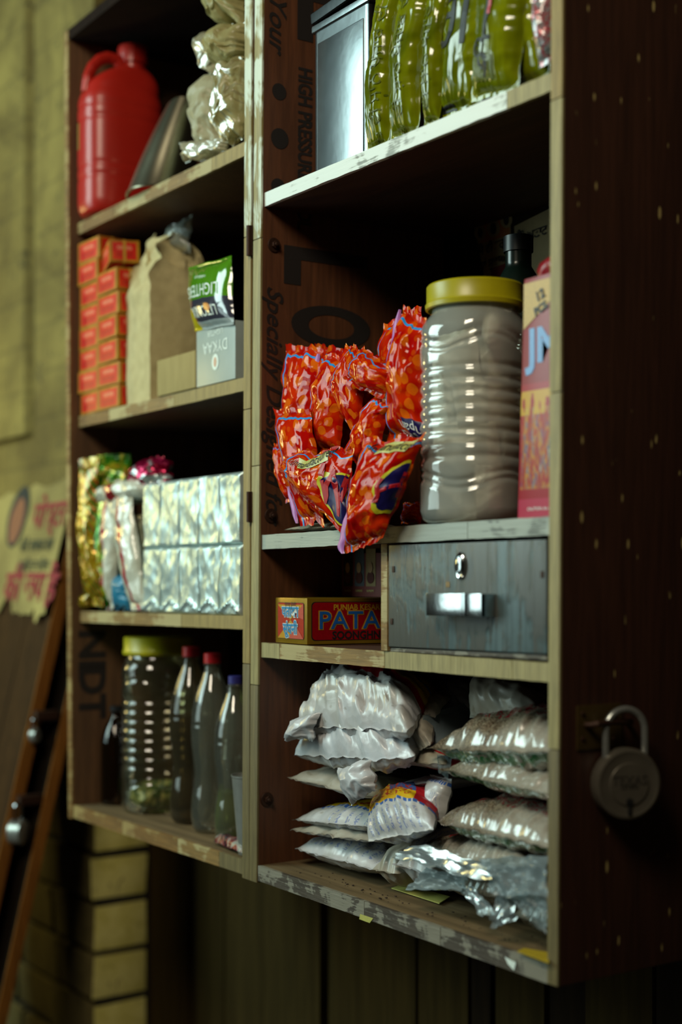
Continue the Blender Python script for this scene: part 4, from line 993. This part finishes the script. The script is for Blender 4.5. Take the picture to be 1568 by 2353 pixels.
# long box turned a little: end face to the front left, long red face running right
pe = [WP(634, cz, .014), WP(706, cz, .009)]; ex = (pe[1] - pe[0]); ln_ = .27; nx = V((-ex.y, ex.x, 0)).normalized()
ex = ex.normalized(); bhgt = W(706, 1374, .028).z - cz
dirl = V((.12, 1, 0)).normalized()
b = B(); P0, P1 = pe; P2 = P1 + dirl * ln_; P3 = P0 + dirl * ln_
e_box = empty('printed_box', ((P0 + P2) / 2), 'gold and red box with blue lettering, two scripts', 'box'); e_box.location.z = cz; WL[e_box.name] = V(e_box.location)
up = V((0, 0, 1)); b.hexa([P0, P1, P2, P3, P0 + up * bhgt, P1 + up * bhgt, P2 + up * bhgt, P3 + up * bhgt]); b.build('box_body', M_gold, e_box, bevel=.0012)
def rrect(p, ex_, ey_, w, h, r, m, name, off):
    nn = ex_.cross(ey_).normalized() * off; pts = []
    for cx_, cy_, a0 in ((w / 2 - r, h / 2 - r, 0), (-w / 2 + r, h / 2 - r, PI / 2), (-w / 2 + r, -h / 2 + r, PI), (w / 2 - r, -h / 2 + r, 1.5 * PI)):
        for k in range(6): a = a0 + PI / 2 * k / 5; pts.append(p + ex_ * (cx_ + r * math.cos(a)) + ey_ * (cy_ + r * math.sin(a)) + nn)
    b = B(); b.keepn = True; b.add([p + nn] + pts, [[0, 1 + i, 1 + (i + 1) % len(pts)] for i in range(len(pts))]); return b.build(name, m, e_box, smooth=False)
we = (P1 - P0).length; ce = (P0 + P1) / 2 + up * bhgt / 2
rrect(ce, ex, up, we * .84, bhgt * .80, .004, M_ink, 'panel_outline', .0004)
M_orr = plain('orange_red_print', 'A82A12', .5, Specular_IOR_Level=.2); M_ye2 = plain('golden_yellow_print', 'B88A20', .5, Specular_IOR_Level=.2); M_cy = plain('sky_blue_print', '2A86B8', .5, Specular_IOR_Level=.2); M_pnk = plain('salmon_print', 'BC5444', .5, Specular_IOR_Level=.2)
rrect(ce, ex, up, we * .82, bhgt * .78, .004, M_orr, 'end_panel', .0007)
b = B(); b.keepn = True; w2, h2 = we * .41, bhgt * .39; pn = lambda x, y, o=.001: ce + ex * x + up * y + ex.cross(up).normalized() * o
b.add([pn(-w2, h2 * .9), pn(w2, h2 * .9), pn(0, h2 * .05), pn(-w2, -h2), pn(w2, -h2)], [(0, 2, 1), (3, 4, 2)]); b.build('printed_triangles', M_ye2, e_box, smooth=False)
b = B(); b.keepn = True; b.add([pn(w2, h2, .0012), pn(w2, h2 * .1, .0012), pn(w2 * .35, h2 * .25, .0012), pn(w2, -h2, .0012), pn(-w2 * .1, -h2, .0012), pn(w2 * .25, -h2 * .05, .0012)], [(0, 2, 1), (3, 5, 4)]); b.build('printed_triangles', M_pnk, e_box, smooth=False)
fe = lambda dz: plane_fn(ce + up * dz, ex, up, .0016)
for dz, s_ in ((.0125, 'पताका'), (-.0125, 'सूंघनी')):
    letters(s_, .0215, M_white, fe(dz), e_box, bold=.0016, sx=.95); letters(s_, .0215, M_cy, plane_fn(ce + up * dz, ex, up, .002), e_box, bold=.0006, sx=.95)
letters('पंजाब केसरी', .0075, M_ink, fe(.0235), e_box)
cf = P1 + dirl * (ln_ / 2) + up * bhgt / 2; dn = dirl
rrect(cf, dn, up, ln_ * .95, bhgt * .84, .006, M_ink, 'panel_outline', .0004); rrect(cf, dn, up, ln_ * .94, bhgt * .81, .006, plain('deep_red_print', '8E0512', .5, Specular_IOR_Level=.12), 'front_panel', .0007)
ff = lambda dx, dz, o=.0012: plane_fn(P1 + dn * dx + up * (bhgt / 2 + dz), dn, up, o)
letters('PATAKA', .036, M_ye2, ff(.017, 0), e_box, bold=.0018, align='LEFT', sx=1.15); letters('PATAKA', .036, plain('mid_blue_print', '1A58A4', .5, Specular_IOR_Level=.15), ff(.017, 0, .0018), e_box, bold=.0004, align='LEFT', sx=1.15)
letters('PUNJAB KESARI', .0115, M_ye2, ff(.042, .0195), e_box, bold=.0003, align='LEFT'); letters('SOONGHNI', .0155, M_ink, ff(.040, -.021), e_box, bold=.0005, align='LEFT')
# older carton with portraits behind
P_Y = .135; bz = cz; cz = cz + bhgt + .0008
q0, q1 = WP(786, cz, .135), WP(870, cz, .135)
ec = empty('portrait_carton', ((q0.x + q1.x) / 2, .21, cz), 'dim carton with portrait panels lying on top of the gold box', 'carton')
b = B(); b.box(q0.x, q0.x + .105, P_Y, P_Y + .085, cz, cz + .066); b.build('box_body', plain('dim_red_card', '6A1A14', .6), ec, bevel=.001)
for i in range(3):
    xx = q0.x + .006 + i * .030
    b = B(); b.keepn = True; b.add([V((xx, P_Y - .0006, cz + .016)), V((xx + .025, P_Y - .0006, cz + .016)), V((xx + .025, P_Y - .0006, cz + .098)), V((xx, P_Y - .0006, cz + .098))], [(0, 1, 2, 3)]); b.build('portrait_panel', (M_dkp, plain('blue_grey_card', '3A4450', .6), M_pap)[i], ec, smooth=False)
    disc(xx + .0125, cz + .044, .006, .008, plain('skin_tone_print', '9A7A50', .6), ec, 'portrait', y=P_Y - .001, off=.0008); disc(xx + .0125, cz + .029, .009, .009, M_red_print, ec, 'portrait', y=P_Y - .001, off=.0006)
    letters('SUPREME', .0045, M_yell, plane_fn((xx + .0125  , P_Y - .001, cz + .009), (1, 0, 0), (0, 0, 1)), ec)
# ---------------------------------------------------------------- right cupboard, bottom: stacked bags
def whitebag(name, prt=None, seedv=0., base=('A9A9A4', 'C6C8CC'), rough=.32):
    g = G(name); x, y, uv = uvxy(g); n = g.noise(g.co(), 14, 3, .6); n2 = g.noise(g.co(), 55, 3)
    c = g.mix(g.ramp(n, [(.35, 0.), (.65, 1.)]), *base); c = g.mix(g.ramp(n2, [(.66, 0.), (.74, .5)]), c, '6A5A3A')
    if prt: c = prt(g, x, y, uv, c)
    return g.fin(c, rough, 0, crumple(g, 24, .55, .004), Coat_Weight=.25, Coat_Roughness=.15, Subsurface_Weight=.0)
def bluetext(g, x, y, c, x0, x1, y0, y1, f=60.):
    ln = g.math('GREATER_THAN', g.math('SINE', g.math('MULTIPLY', x, f)), .2); dn_ = g.math('GREATER_THAN', g.n('TexNoise', {'Vector': g.co('UV', (40, 70, 1)), 'Scale': 1., 'Detail': 2.}).outputs[0], .5)
    return g.mix(g.math('MULTIPLY', g.math('MULTIPLY', ln, dn_), g.math('MULTIPLY', rect(g, x, y, x0, x1, y0, y1), .6)), c, '3A5AA8')
def checks(g, x, y, c, y0, y1, f=110., col='3A62A8', x0=0., x1=1.):
    a = g.math('GREATER_THAN', g.math('SINE', g.math('MULTIPLY', x, f)), -.5); return g.mix(g.math('MULTIPLY', a, rect(g, x, y, x0, x1, y0, y1)), c, col)
M_wb = whitebag('white_plastic', base=('B0B2B4', 'D4D8DE'))
M_wbd = whitebag('dusty_white_plastic', base=('8A8272', 'A8A498'), rough=.5)
def p_top(g, x, y, uv, c):
    c = g.mix(g.math('GREATER_THAN', y, .24), c, 'C09A10'); c = checks(g, x, y, c, .20, .24); c = g.mix(g.math('MULTIPLY', rect(g, x, y, .3, .8, .28, .45), g.math('GREATER_THAN', g.noise(uv, 20, 2), .5)), c, '98201C')
    return bluetext(g, x, y, c, .45, .95, .03, .15)
def p_roll(g, x, y, uv, c):
    c = g.mix(rect(g, x, y, .50, 1., .52, 1.), c, 'A88412'); c = g.mix(rect(g, x, y, .46, 1., .44, .52), c, 'A0141C'); c = g.mix(rect(g, x, y, .50, .62, .74, .86), c, '98201C')
    return checks(g, x, y, c, .68, .71, 130., '3A62A8', .40, 1.)
def p_red(g, x, y, uv, c):
    c = g.mix(band(g, y, .16, .30), c, 'A0141C'); c = g.mix(g.math('GREATER_THAN', y, .80), c, 'B89410'); return checks(g, x, y, c, .34, .39)
def p_mid(g, x, y, uv, c):
    c = g.mix(g.math('GREATER_THAN', y, .36), c, 'D0A812'); c = g.mix(rect(g, x, y, .50, .84, .54, .95), c, '3A5A98'); c = g.mix(g.math('MULTIPLY', rect(g, x, y, .08, .80, .42, .72), g.math('GREATER_THAN', g.co and g.noise(g.co('UV', (24, 30, 1)), 1., 2), .53)), c, 'A8301C')
    c = g.mix(rect(g, x, y, .84, 1., .34, 1.), c, 'A81824'); c = checks(g, x, y, c, .31, .36, 90.)
    return bluetext(g, x, y, c, .05, .9, .04, .26, 70.)
def p_q(g, x, y, uv, c): return checks(g, x, y, bluetext(g, x, y, c, .1, .95, .08, .6, 80.), .82, .90)
def p_yb(g, x, y, uv, c):
    c = g.mix(rect(g, x, y, .1, 1., .2, .9), c, 'A88412'); c = g.mix(rect(g, x, y, .05, .4, .1, .5), c, '34528C'); c = g.mix(rect(g, x, y, .35, .75, .4, .75), c, '98201C'); return checks(g, x, y, c, .06, .16)
M_b1, M_b2, M_b3, M_b4, M_b5, M_b6 = whitebag('white_yellow_top_print', p_top), whitebag('white_red_band_print', p_roll), whitebag('white_red_stripe', p_red, base=('98907C', 'AAA494')), whitebag('yellow_blue_print', p_mid), whitebag('blue_text_print', p_q), whitebag('yellow_blue_patch_print', p_yb)
GW = 'white printed bags stacked in the lowest bay'
def lying(name, L, Rr, Yf, dp, th, sd, m, label, dz=0., grp=GW, n=(52, 40), cat='bag', back=None, **k):
    """flat-lying packet: left and right ends of its front seam as pixels; runs back by dp"""
    fl, fr_ = W(L[0], L[1], Yf), W(Rr[0], Rr[1], Yf if len(Rr) < 3 else Rr[2])
    bl_, br_ = fl + V((0, dp, dz)), fr_ + V((0, dp, dz))
    kw = dict(wr=.8, crumple=.9, seal=(.04, .04), edge=.012, back=.8, fill=.5); kw.update(k)
    bg = Bag([bl_, br_, fr_, fl], th, sd, **kw)
    return bg, tag(bg.mesh(name, m, n=n), label, cat, grp)
# left stack, from the floor up (front seams)
lying('flour_bag', (676, 1950), (850, 1998), .048, .16, .048, 801, M_b5, 'lowest white bag on the left, resting on the cupboard floor', rip=5)
lying('flour_bag', (668, 1908), (842, 1934), .036, .15, .016, 802, M_wbd, 'thin crumpled grey-white bag above the lowest left bag', crumple=1.5)
lying('flour_bag', (668, 1884), (862, 1902), .040, .16, .036, 803, M_b1, 'white bag with yellow top print below the thin dusty bag')
lying('flour_bag', (660, 1786), (830, 1832), .034, .15, .032, 804, M_wbd, 'dusty flat bag under the big rolled bundle', crumple=.6)
# big white bundle: one folded bag = lower roll, upper roll and tied end
bn = empty('rolled_bundle', W(770, 1760, .09), 'large white bundle folded over twice on the left stack', 'bag')
def roll(pts, Y, th, sd, m, k=None, n=(60, 56), **kk):
    kw = dict(wr=1.4, crumple=1.3, seal=(.02, .02), edge=.016, back=.8, fill=.5, rip=8); kw.update(kk)
    return Bag(cpx(pts, Y), th, sd, **kw).mesh('bag_fold', m, bn, n=n)
roll([(800, 1672, .13), (1010, 1660, .13), (945, 1745, .02), (676, 1738, .025)], .05, .078, 811, M_wb)
roll([(812, 1582, .15), (1010, 1578, .15), (940, 1680, .012), (674, 1668, .022)], .05, .090, 812, M_b2)
roll([(672, 1655), (735, 1635), (720, 1700), (656, 1700)], .012, .022, 813, M_wb, n=(26, 26))
q = roll([(780, 1765), (850, 1745), (862, 1815), (808, 1850)], .008, .024, 814, M_wb, n=(26, 26), crumple=1.3); q.name = 'loose_end'
# middle
lying('flour_bag', (850, 2000), (905, 2008), .040, .14, .055, 821, M_wbd, 'brownish dusty bag between the left stack and blue-lettered bag', n=(30, 30), back=1.1)
lying('flour_bag', (902, 1985), (985, 2010), .040, .16, .072, 822, M_b5, 'white bag with slanting blue lettering on the floor', n=(40, 30), back=1.2)
lying('flour_bag', (878, 1820), (975, 1800), .060, .15, .022, 823, M_b5, 'flat white bag end with a blue border above the yellow-printed bag', crumple=.3, n=(30, 30))
bg = Bag(cpx([(868, 1838, .09), (1010, 1805, .10), (1000, 1905, .015), (848, 1935, .010)], 0), .062, 824, wr=1.0, crumple=.6, seal=(.03, .03), edge=.010, rip=7, back=.9)
tag(bg.mesh('flour_bag', M_b4, n=(60, 50)), 'white bag with bold yellow, blue and red print, bulging forward', 'bag', GW)
lying('flour_bag', (898, 1745), (1008, 1758), .045, .15, .034, 825, M_b3, 'small bag with red stripe wedged in the middle', n=(36, 30))
bg = Bag(cpx([(880, 1650, .16), (980, 1640, .16), (975, 1725, .07), (872, 1735, .06)], 0), .05, 826, wr=.8, crumple=.7, edge=.01); tag(bg.mesh('flour_bag', M_b6, n=(36, 32)), 'bag with yellow and blue print beside the rolled bundle', 'bag', GW)
bg = Bag(cpx([(935, 1660, .10), (1000, 1640, .10), (990, 1712, .05), (965, 1725, .05)], 0), .03, 827, wr=.6, crumple=.7, edge=.01); tag(bg.mesh('flour_bag', M_wbd, n=(26, 26)), 'beige bag corner poking out right of the bundle', 'bag', GW)
bg = Bag(cpx([(960, 1578, .16), (1040, 1600, .14), (1000, 1650, .08), (975, 1640, .08)], 0), .02, 828, wr=.4, crumple=.5, edge=.008); tag(bg.mesh('flour_bag', M_wbd, n=(26, 26)), 'stiff beige bag flap standing above the right stack', 'bag', GW)
bM = Bag(cpx([(975, 1535, .22), (1100, 1550, .20), (1090, 1640, .15), (1005, 1640, .16)], 0), .04, 829, wr=.5, crumple=.4, edge=.008); oM = tag(bM.mesh('flour_bag', whitebag('white_blue_line_print', lambda g, x, y, uv, c: checks(g, x, y, c, .70, .78, 130.), base=('7F8388', '9AA0A8')), n=(36, 36)), 'white bag with blue letter M at the top back', 'bag', GW)
letters('M', .036, M_blue, bM.fn(.60, .35, 0, .0014), oM, sub=.005)
bg = Bag(cpx([(1095, 1555, .17), (1255, 1590, .14), (1240, 1680, .10), (1080, 1650, .10)], 0), .05, 830, wr=.6, crumple=.6, edge=.01); tag(bg.mesh('flour_bag', M_wbd, n=(36, 36)), 'grey-beige bag at the top back of the right stack', 'bag', GW)
bg = Bag(cpx([(990, 1780, .09), (1040, 1790, .08), (1020, 1900, .06), (1000, 1880, .06)], 0), .03, 831, wr=.8, crumple=.9, edge=.01); tag(bg.mesh('flour_bag', M_b5, n=(26, 30)), 'white bag end with pale blue print behind the brown packets', 'bag', GW)

# right stack: clear packets of brown grains
def grain(name, green=True):
    g = G(name); x, y, uv = uvxy(g); n = g.noise(g.co(), 300, 3, 0, .8); n2 = g.noise(g.co(), 9, 2)
    c = g.ramp(n, [(.35, '3A3024'), (.5, '6E6250'), (.62, '8E8470')]); c = g.mix(g.ramp(n2, [(.42, 0.), (.6, .7)]), c, 'A8A498')
    w = g.n('TexWave', {'Vector': g.co('UV', (9, 9, 1)), 'Scale': 1.2, 'Distortion': 14., 'Detail': 2., 'Detail Scale': 1.6}).outputs[1]
    c = g.mix(g.math('MULTIPLY', g.math('GREATER_THAN', w, .72), rect(g, x, y, .10, .98, .22, .52)), c, '8C1424')
    if green:
        nzz = g.sep(g.n('NewGeometry').outputs['Normal'])[2]; c = g.mix(g.math('MULTIPLY', g.math('LESS_THAN', y, .10), g.math('LESS_THAN', nzz, -.55)), c, '0E6A34')
    return g.fin(c, .26, .0, crumple(g, 26, .5, .004), Coat_Weight=1., Coat_Roughness=.10, Specular_IOR_Level=.8)
M_gr = grain('brown_grain_clear_pack'); M_gr2 = grain('brown_grain_plain_pack', False)
GB = 'clear packets of brown grain stacked at the right'
M_fl = film('stiff_clear_film', (.86, .92, .93), .42, .24, .25, 12, .003, .4, 'A0B0B6')
def gb_(L, Rr, Yf, dp, th, sd, label, m=None, **k): return lying('grain_packet', L, Rr, Yf, dp, th, sd, m or M_gr, label, grp=GB, cat='packet', n=(80, 44), wr=1.4, crumple=.55, rip=9, **k)
def flap(pts, parent, name='clear_flap', sd=0, amp=.006, n=(24, 18), m=None):
    c = cpx(pts, 0); b = B()
    def f(u, v, o=0):
        tl, tr, br, bl = c; p = (bl * (1 - u) + br * u) * (1 - v) + (tl * (1 - u) + tr * u) * v
        N_ = (tr - tl).cross(tl - bl).normalized(); e = min(u, 1 - u, v, 1 - v)
        return p + N_ * (amp * nz(V((u * 2.2, v * 2.2, sd)), 3) + amp * .5 * (1 - 2 * abs(nz(V((u * 4, v * 4, sd + 3)), 1))) + o) + V((0, 0, amp * .6 * nz(V((u * 5, v * 5, sd + 9)))))
    b.grid(f, *n); b.grid(lambda u, v: f(u, v, -.0004), *n, flip=True)
    return b.build(name, m or M_fl, parent, merge=.00001, sharp=50)
s5, os5 = gb_((1175, 2100), (1275, 2140), .050, .16, .055, 841, 'crumpled shiny packet at the lower right, on the floor', m=M_gr2)
s0, os0 = gb_((1010, 2040), (1262, 2085), .060, .17, .058, 842, 'brown packet nearly hidden under loose clear film', m=M_gr2, back=1.2)
s4, os4 = gb_((938, 1958), (1180, 1992), .030, .17, .042, 843, 'brown grain packet lowest of the neat stack, loose film in front', m=M_gr2)
s3, os3 = gb_((995, 1888), (1275, 1952), .028, .17, .060, 844, 'brown grain packet third from the top of the right stack')
s2, os2 = gb_((1008, 1768), (1275, 1830), .034, .17, .052, 845, 'brown grain packet second from the top, green lower edge', back=.7)
s1, os1 = gb_((978, 1722), (1275, 1730), .034, .17, .082, 846, 'topmost brown grain packet with a stiff clear flap', back=.3)
flap([(972, 1645, .07), (1080, 1612, .16), (1075, 1700, .12), (976, 1722, .055)], os1, sd=1, amp=.001)
flap([(1005, 1735, .06), (1040, 1740, .07), (1030, 1790, .05), (1008, 1775, .035)], os2, sd=2, amp=.002, n=(10, 10))
flap([(940, 1950, .030), (1130, 1985, .030), (1135, 2030, .000), (905, 1975, .005)], os4, sd=3, amp=.008)
flap([(1105, 1975, .020), (1262, 1965, .030), (1262, 2065, .004), (1140, 2060, .000)], os3, sd=4, amp=.008)
flap([(985, 1995, .03), (1080, 2020, .03), (1060, 2048, .01), (935, 2046, .012)], os0, sd=5, amp=.006)
flap([(1050, 2030, .02), (1090, 2040, .02), (1150, 2100, .012), (1105, 2105, .006)], os0, sd=6, amp=.006, n=(16, 16))
flap([(1140, 2050, .010), (1185, 2055, .014), (1190, 2115, .010), (1130, 2132, .002)], os0, sd=7, amp=.007, n=(16, 16))
flap([(1165, 2050, .006), (1262, 2045, .010), (1262, 2150, .004), (1225, 2120, .000)], os3, sd=8, amp=.007, n=(18, 18))
# scraps on the cupboard floor
for pts, m, l in (([(900, 2040), (1010, 2075), (1035, 2060), (930, 2030)], M_yell, 'pale paper strip under the stacked packets'), ([(1190, 2185), (1262, 2212), (1262, 2188), (1205, 2178)], plain('yellow_card_scrap', 'A8901C', .5), 'yellow card scrap in the right front corner')):
    P = [WZ(x, y, ZBT - .0012 + .0035) for x, y in pts]; b = B(); b.add(P + [p - V((0, 0, .0012)) for p in P], [(0, 1, 2, 3), (7, 6, 5, 4), (0, 4, 5, 1), (1, 5, 6, 2), (2, 6, 7, 3), (3, 7, 4, 0)])
    tag(b.build('paper_scrap', m, smooth=False), l, 'paper')
cr_b = B()
for i in range(60):
    x = RN.uniform(-.6, -.06); y = .012 + abs(RN.gauss(0, .02)) + .01; s_ = RN.uniform(.0004, .0014); z = ZBT - .0015 + .0016
    cr_b.hexa([V((x + a * s_ * RN.uniform(.6, 1.3), y + c * s_ * RN.uniform(.6, 1.3), z + d * s_)) for d in (0, .8) for a, c in ((-1, -1), (1, -1), (1, 1), (-1, 1))])
tag(cr_b.build('crumbs', plain('brown_crumbs', '2A160C', .9), smooth=False), 'scattered brown crumbs on the cupboard floor', 'crumbs', kind='stuff')
# torn paper label on the front edge
q = W(842, 2108, .0015); b = B(); b.add([W(828, 2100, .0012), W(858, 2110, .0012), W(850, 2121, .0012), W(826, 2112, .0012)], [(3, 2, 1, 0)]); b.keepn = True
bot_r = [o for o in cr.children if o.name.startswith('bottom_panel')][0]; b.build('torn_label', M_yell, bot_r, smooth=False)
b = B(); b.add([W(1160, 2198, .001), W(1186, 2212, .001), W(1182, 2230, .001), W(1168, 2216, .001)], [(3, 2, 1, 0)]); b.keepn = True; b.build('torn_label', M_pal, bot_r, smooth=False)

# ---------------------------------------------------------------- padlock and hasp on the dark outer side
xs = D1(-.15)
def SX(px, py, o=0.): return WX(px, py, xs + o)
hc = SX(1375, 1665)
M_lock = plain('brushed_lock_steel', '6E685C', .38, .6, .2, 60); M_shk = plain('shackle_steel', 'A8ACA8', .25, .75)
h = empty('padlock', SX(1432, 1800, .012), 'round steel padlock hanging on the dark outer side', 'padlock')
hb_ = B(); a, c = SX(1325, 1622), SX(1428, 1715)
hb_.box(xs - .001, xs + .0016, a.y, c.y, c.z, a.z)
ho = tag(hb_.build('hasp', plain('brassy_rusty_plate', '4A3A18', .5, .4, .5, 60), bevel=.0008), 'rusty square hasp plate screwed to the outer side', 'hasp')
for py in (1640, 1698):
    for px in (1340, 1412):
        q = SX(px, py, .0016); B().lathe([(.0028, 0), (.0026, .0012), (.001, .0018)], 12, M=Matrix.Translation(q) @ Matrix.Rotation(PI / 2, 4, 'Y')).build('screw', M_rust, ho)
st = B(); y0_, y1_, zz = SX(1345, 1662).y, SX(1440, 1662).y, SX(1390, 1662).z
st.tube([(xs + .001, y0_, zz), (xs + .008, y0_ + .001, zz), (xs + .0135, y0_ + .006, zz + .002), (xs + .015, (y0_ + y1_) / 2, zz + .003), (xs + .0135, y1_ - .006, zz + .001), (xs + .006, y1_ - .001, zz), (xs + .001, y1_, zz)], .0036, 10).build('staple', M_rust, ho)
pcx = h.location; pm = SX(1438, 1800, .020); r_ = .041
Mx = Matrix.Translation(pm) @ Matrix.Rotation(math.radians(-18), 4, 'Z') @ Matrix.Rotation(PI / 2, 4, 'Y')
b = B(); b.lathe([(r_ * .86, -.010), (r_ * .97, -.0085), (r_, -.005), (r_, .005), (r_ * .97, .0085), (r_ * .90, .0095), (r_ * .86, .0088), (r_ * .60, .0092), (r_ * .58, .0105), (.001, .0108)], 56, M=Mx); b.build('lock_body', M_lock, h)
pts = []
hw_ = .0245
for i in range(21):
    a = PI * i / 20; pts.append(Mx @ V((-(.030 + .030 + .0245 * math.sin(a)), hw_ * math.cos(a), 0)))
pts = [Mx @ V((-.030, hw_, 0))] + pts + [Mx @ V((-.030, -hw_, 0))]
B().tube(pts, .0042, 12).build('shackle', M_shk, h)
def lk(x, y): return Mx @ V((-y, x, .0111))
sgn = -1 if (Mx.to_3x3() @ V((0, 1, 0))).y < 0 else 1
letters('TEXAS', .015, plain('engraving_dark', '2E2A24', .6), lambda x, y: lk(sgn * x, y + .004), h, bold=.0002); letters('LEVERS', .007, M_ink, lambda x, y: lk(sgn * x, y - .003), h)
b = B(); b.lathe([(.0046, .0), (.0046, .0016)], 18, M=Matrix.Translation(Mx @ V((.0200, 0, .0096))) @ Mx.to_3x3().to_4x4()); b.box(.020, .034, -.0018, .0018, .0094, .0112, Mx); b.build('keyhole', M_black, h)

# ---------------------------------------------------------------- leaning doors with bill posters at the far left
M_door = wood('leaning_door_brown', '2E1E0E', '442E16', 2, 18, .75, None, 0, .4); M_doore = wood('leaning_door_edge', '7A4A1C', '8F5E26', 2, 30, .7, None, 0, .3); M_doord = wood('leaning_door_dark', '17110B', '241A10', 2, 18, .8, None, 0, .3)
def leaning(X, pa, pb, zt, zb, wd, th, m, label):
    a, c = WX(*pa, X), WX(*pb, X); k = (a.y - c.y) / (a.z - c.z); yz = lambda z: a.y + (z - a.z) * k
    e = empty('leaning_door', (X - wd / 2, yz(zb), zb), label, 'door', 'door leaves leaning against the wall')
    b = B(); b.hexa([V((x, y, z)) for z in (zb, zt) for x, y in ((X - wd, yz(z)), (X - .004, yz(z)), (X - .004, yz(z) + th), (X - wd, yz(z) + th))]); b.build('door_panel', m, e, bevel=.002)
    b = B(); b.hexa([V((x, y, z)) for z in (zb, zt) for x, y in ((X - .0045, yz(z) - .003), (X, yz(z) - .003), (X, yz(z) + th), (X - .0045, yz(z) + th))]); b.build('edge_lipping', M_doore, e, bevel=.001)
    for i in range(3):
        xx = X - wd * (i + .9) / 3.6
        b = B(); b.hexa([V((x, y, z)) for z in (zb, zt) for x, y in ((xx, yz(z) - .0012), (xx + .0025, yz(z) - .0012), (xx + .0025, yz(z) + .002), (xx, yz(z) + .002))]); b.build('panel_joint', M_doord, e)
    return e, yz
dA, yA = leaning(-1.75, (156, 1270), (6, 1937), .15, -1.22, .62, .026, M_door, 'leaning door leaf with torn bill poster, nearer the viewer')
dB, yB = leaning(-1.72, (150, 1628), (12, 2258), -.16, -1.22, .60, .024, M_doord, 'dark door leaf behind the postered one, reaching lower right')
# poster: paper following the door, torn lower edge
g = G('bill_poster'); c = g.co(); n = g.noise(c, 6, 4, .8); M_bill = g.fin(g.mix(g.ramp(n, [(.35, 0.), (.7, 1.)]), '7A6E3E', 'A69A5C'), .8, 0, g.bump(g.noise(c, 14, 4, 1), .6, .006))
M_bred = plain('faded_crimson_print', '8A2430', .8); M_bgr = plain('grey_green_print', '3E4430', .8)
ptop, pbt = W(140, 1048, .2).z * .93, 0
def PO(x, z, o=.006):                      # x to the left of the door edge
    lift = .010 * (1 - min(1, abs(x + .02) / .12)) + .004 * nz(V((x * 9, z * 7, 4)), 2)
    return V((-1.75 + x, yA(z) - o - max(0, lift), z))
b = B(); z_hi, z_lo = .235, -.075
def pf(u, v):
    x = -.62 + .615 * u; tear = .022 * nz(V((u * 16, 2, 3)), 3) + (.055 if .50 < u < .62 else 0) * (1 - abs(u - .56) / .06)
    top = z_hi + .012 * nz(V((u * 6, 8, 3)), 2) - .03 * (1 - u); bot = z_lo + tear
    return PO(x - .03 * (1 - v) * (u > .99), bot + (top - bot) * v)
b.grid(pf, 70, 30); b.grid(lambda u, v: pf(u, v) + V((0, .0006, 0)), 70, 30, True)
po = tag(b.build('bill_poster', M_bill, merge=.00001), 'torn yellowed bill poster with red lettering on the leaning door', 'poster')
PL = lambda cx_, cz_: (lambda x, y: PO(cx_ + x, cz_ + y, .0078))
letters('पोस्टर', .085, M_bred, PL(-.13, .150), po, bold=.002, sub=.02); letters('जैसे सबका साथ', .038, M_bgr, PL(-.17, .082), po, bold=.0008, sub=.02)
letters('ਸ਼ਹਿਰ ਦਾ ਵਿਕਾਸ', .034, M_bgr, PL(-.16, .035), po, bold=.0008, sub=.02); letters('की जय है', .095, M_bred, PL(-.15, -.015), po, bold=.003, sub=.02)
b = B(); b.keepn = True; cpt = (-.335, .155)
b.add([PO(cpt[0], cpt[1], .0080)] + [PO(cpt[0] + .06 * math.cos(a / 12 * PI), cpt[1] + .075 * math.sin(a / 12 * PI), .0080) for a in range(24)], [[0, 1 + i, 1 + (i + 1) % 24] for i in range(24)]); b.build('portrait_hair', plain('dark_blue_grey_print', '1F2A2C', .8), po)
b = B(); b.keepn = True
b.add([PO(cpt[0], cpt[1] - .005, .0088)] + [PO(cpt[0] + .04 * math.cos(a / 12 * PI), cpt[1] - .01 + .056 * math.sin(a / 12 * PI), .0088) for a in range(24)], [[0, 1 + i, 1 + (i + 1) % 24] for i in range(24)]); b.build('portrait_face', plain('skin_print', '8A5A40', .8), po)
# two padlocks hanging between the leaves
for px, py, r0, tk, lb in ((80, 1690, .016, .016, 'small round padlock between the leaning doors, upper one'), (42, 1912, .027, .030, 'large steel padlock hanging lower between the leaning doors')):
    q = WX(px, py, -1.735); q.x = -1.735
    e = empty('padlock', q, lb, 'padlock', 'padlocks between the leaning doors')
    Mq = Matrix.Translation(q) @ Matrix.Rotation(math.radians(40), 4, 'Z') @ Matrix.Rotation(PI / 2, 4, 'Y')
    B().lathe([(r0 * .85, -tk / 2), (r0, -tk / 2 + .002), (r0, tk / 2 - .002), (r0 * .85, tk / 2), (.001, tk / 2)], 36, M=Mq).build('lock_body', M_steel, e)
    pts = [Mq @ V((-r0 * .8, r0 * .55, 0))] + [Mq @ V((-(r0 * 1.9 + r0 * .55 * math.sin(PI * i / 12)), r0 * .55 * math.cos(PI * i / 12), 0)) for i in range(13)] + [Mq @ V((-r0 * .8, -r0 * .55, 0))]
    B().tube(pts, r0 * .12, 10).build('shackle', M_chrome, e)
    top = Mq @ V((-r0 * 2.3, 0, 0))
    b = B(); b.box(top.x - .012, top.x + .012, top.y, top.y + .05, top.z - .004, top.z + .016); tag(b.build('hasp', M_rust, bevel=.001), 'rusty hasp holding the %s padlock by the leaning doors' % ('upper' if tk < .02 else 'lower'), 'hasp')
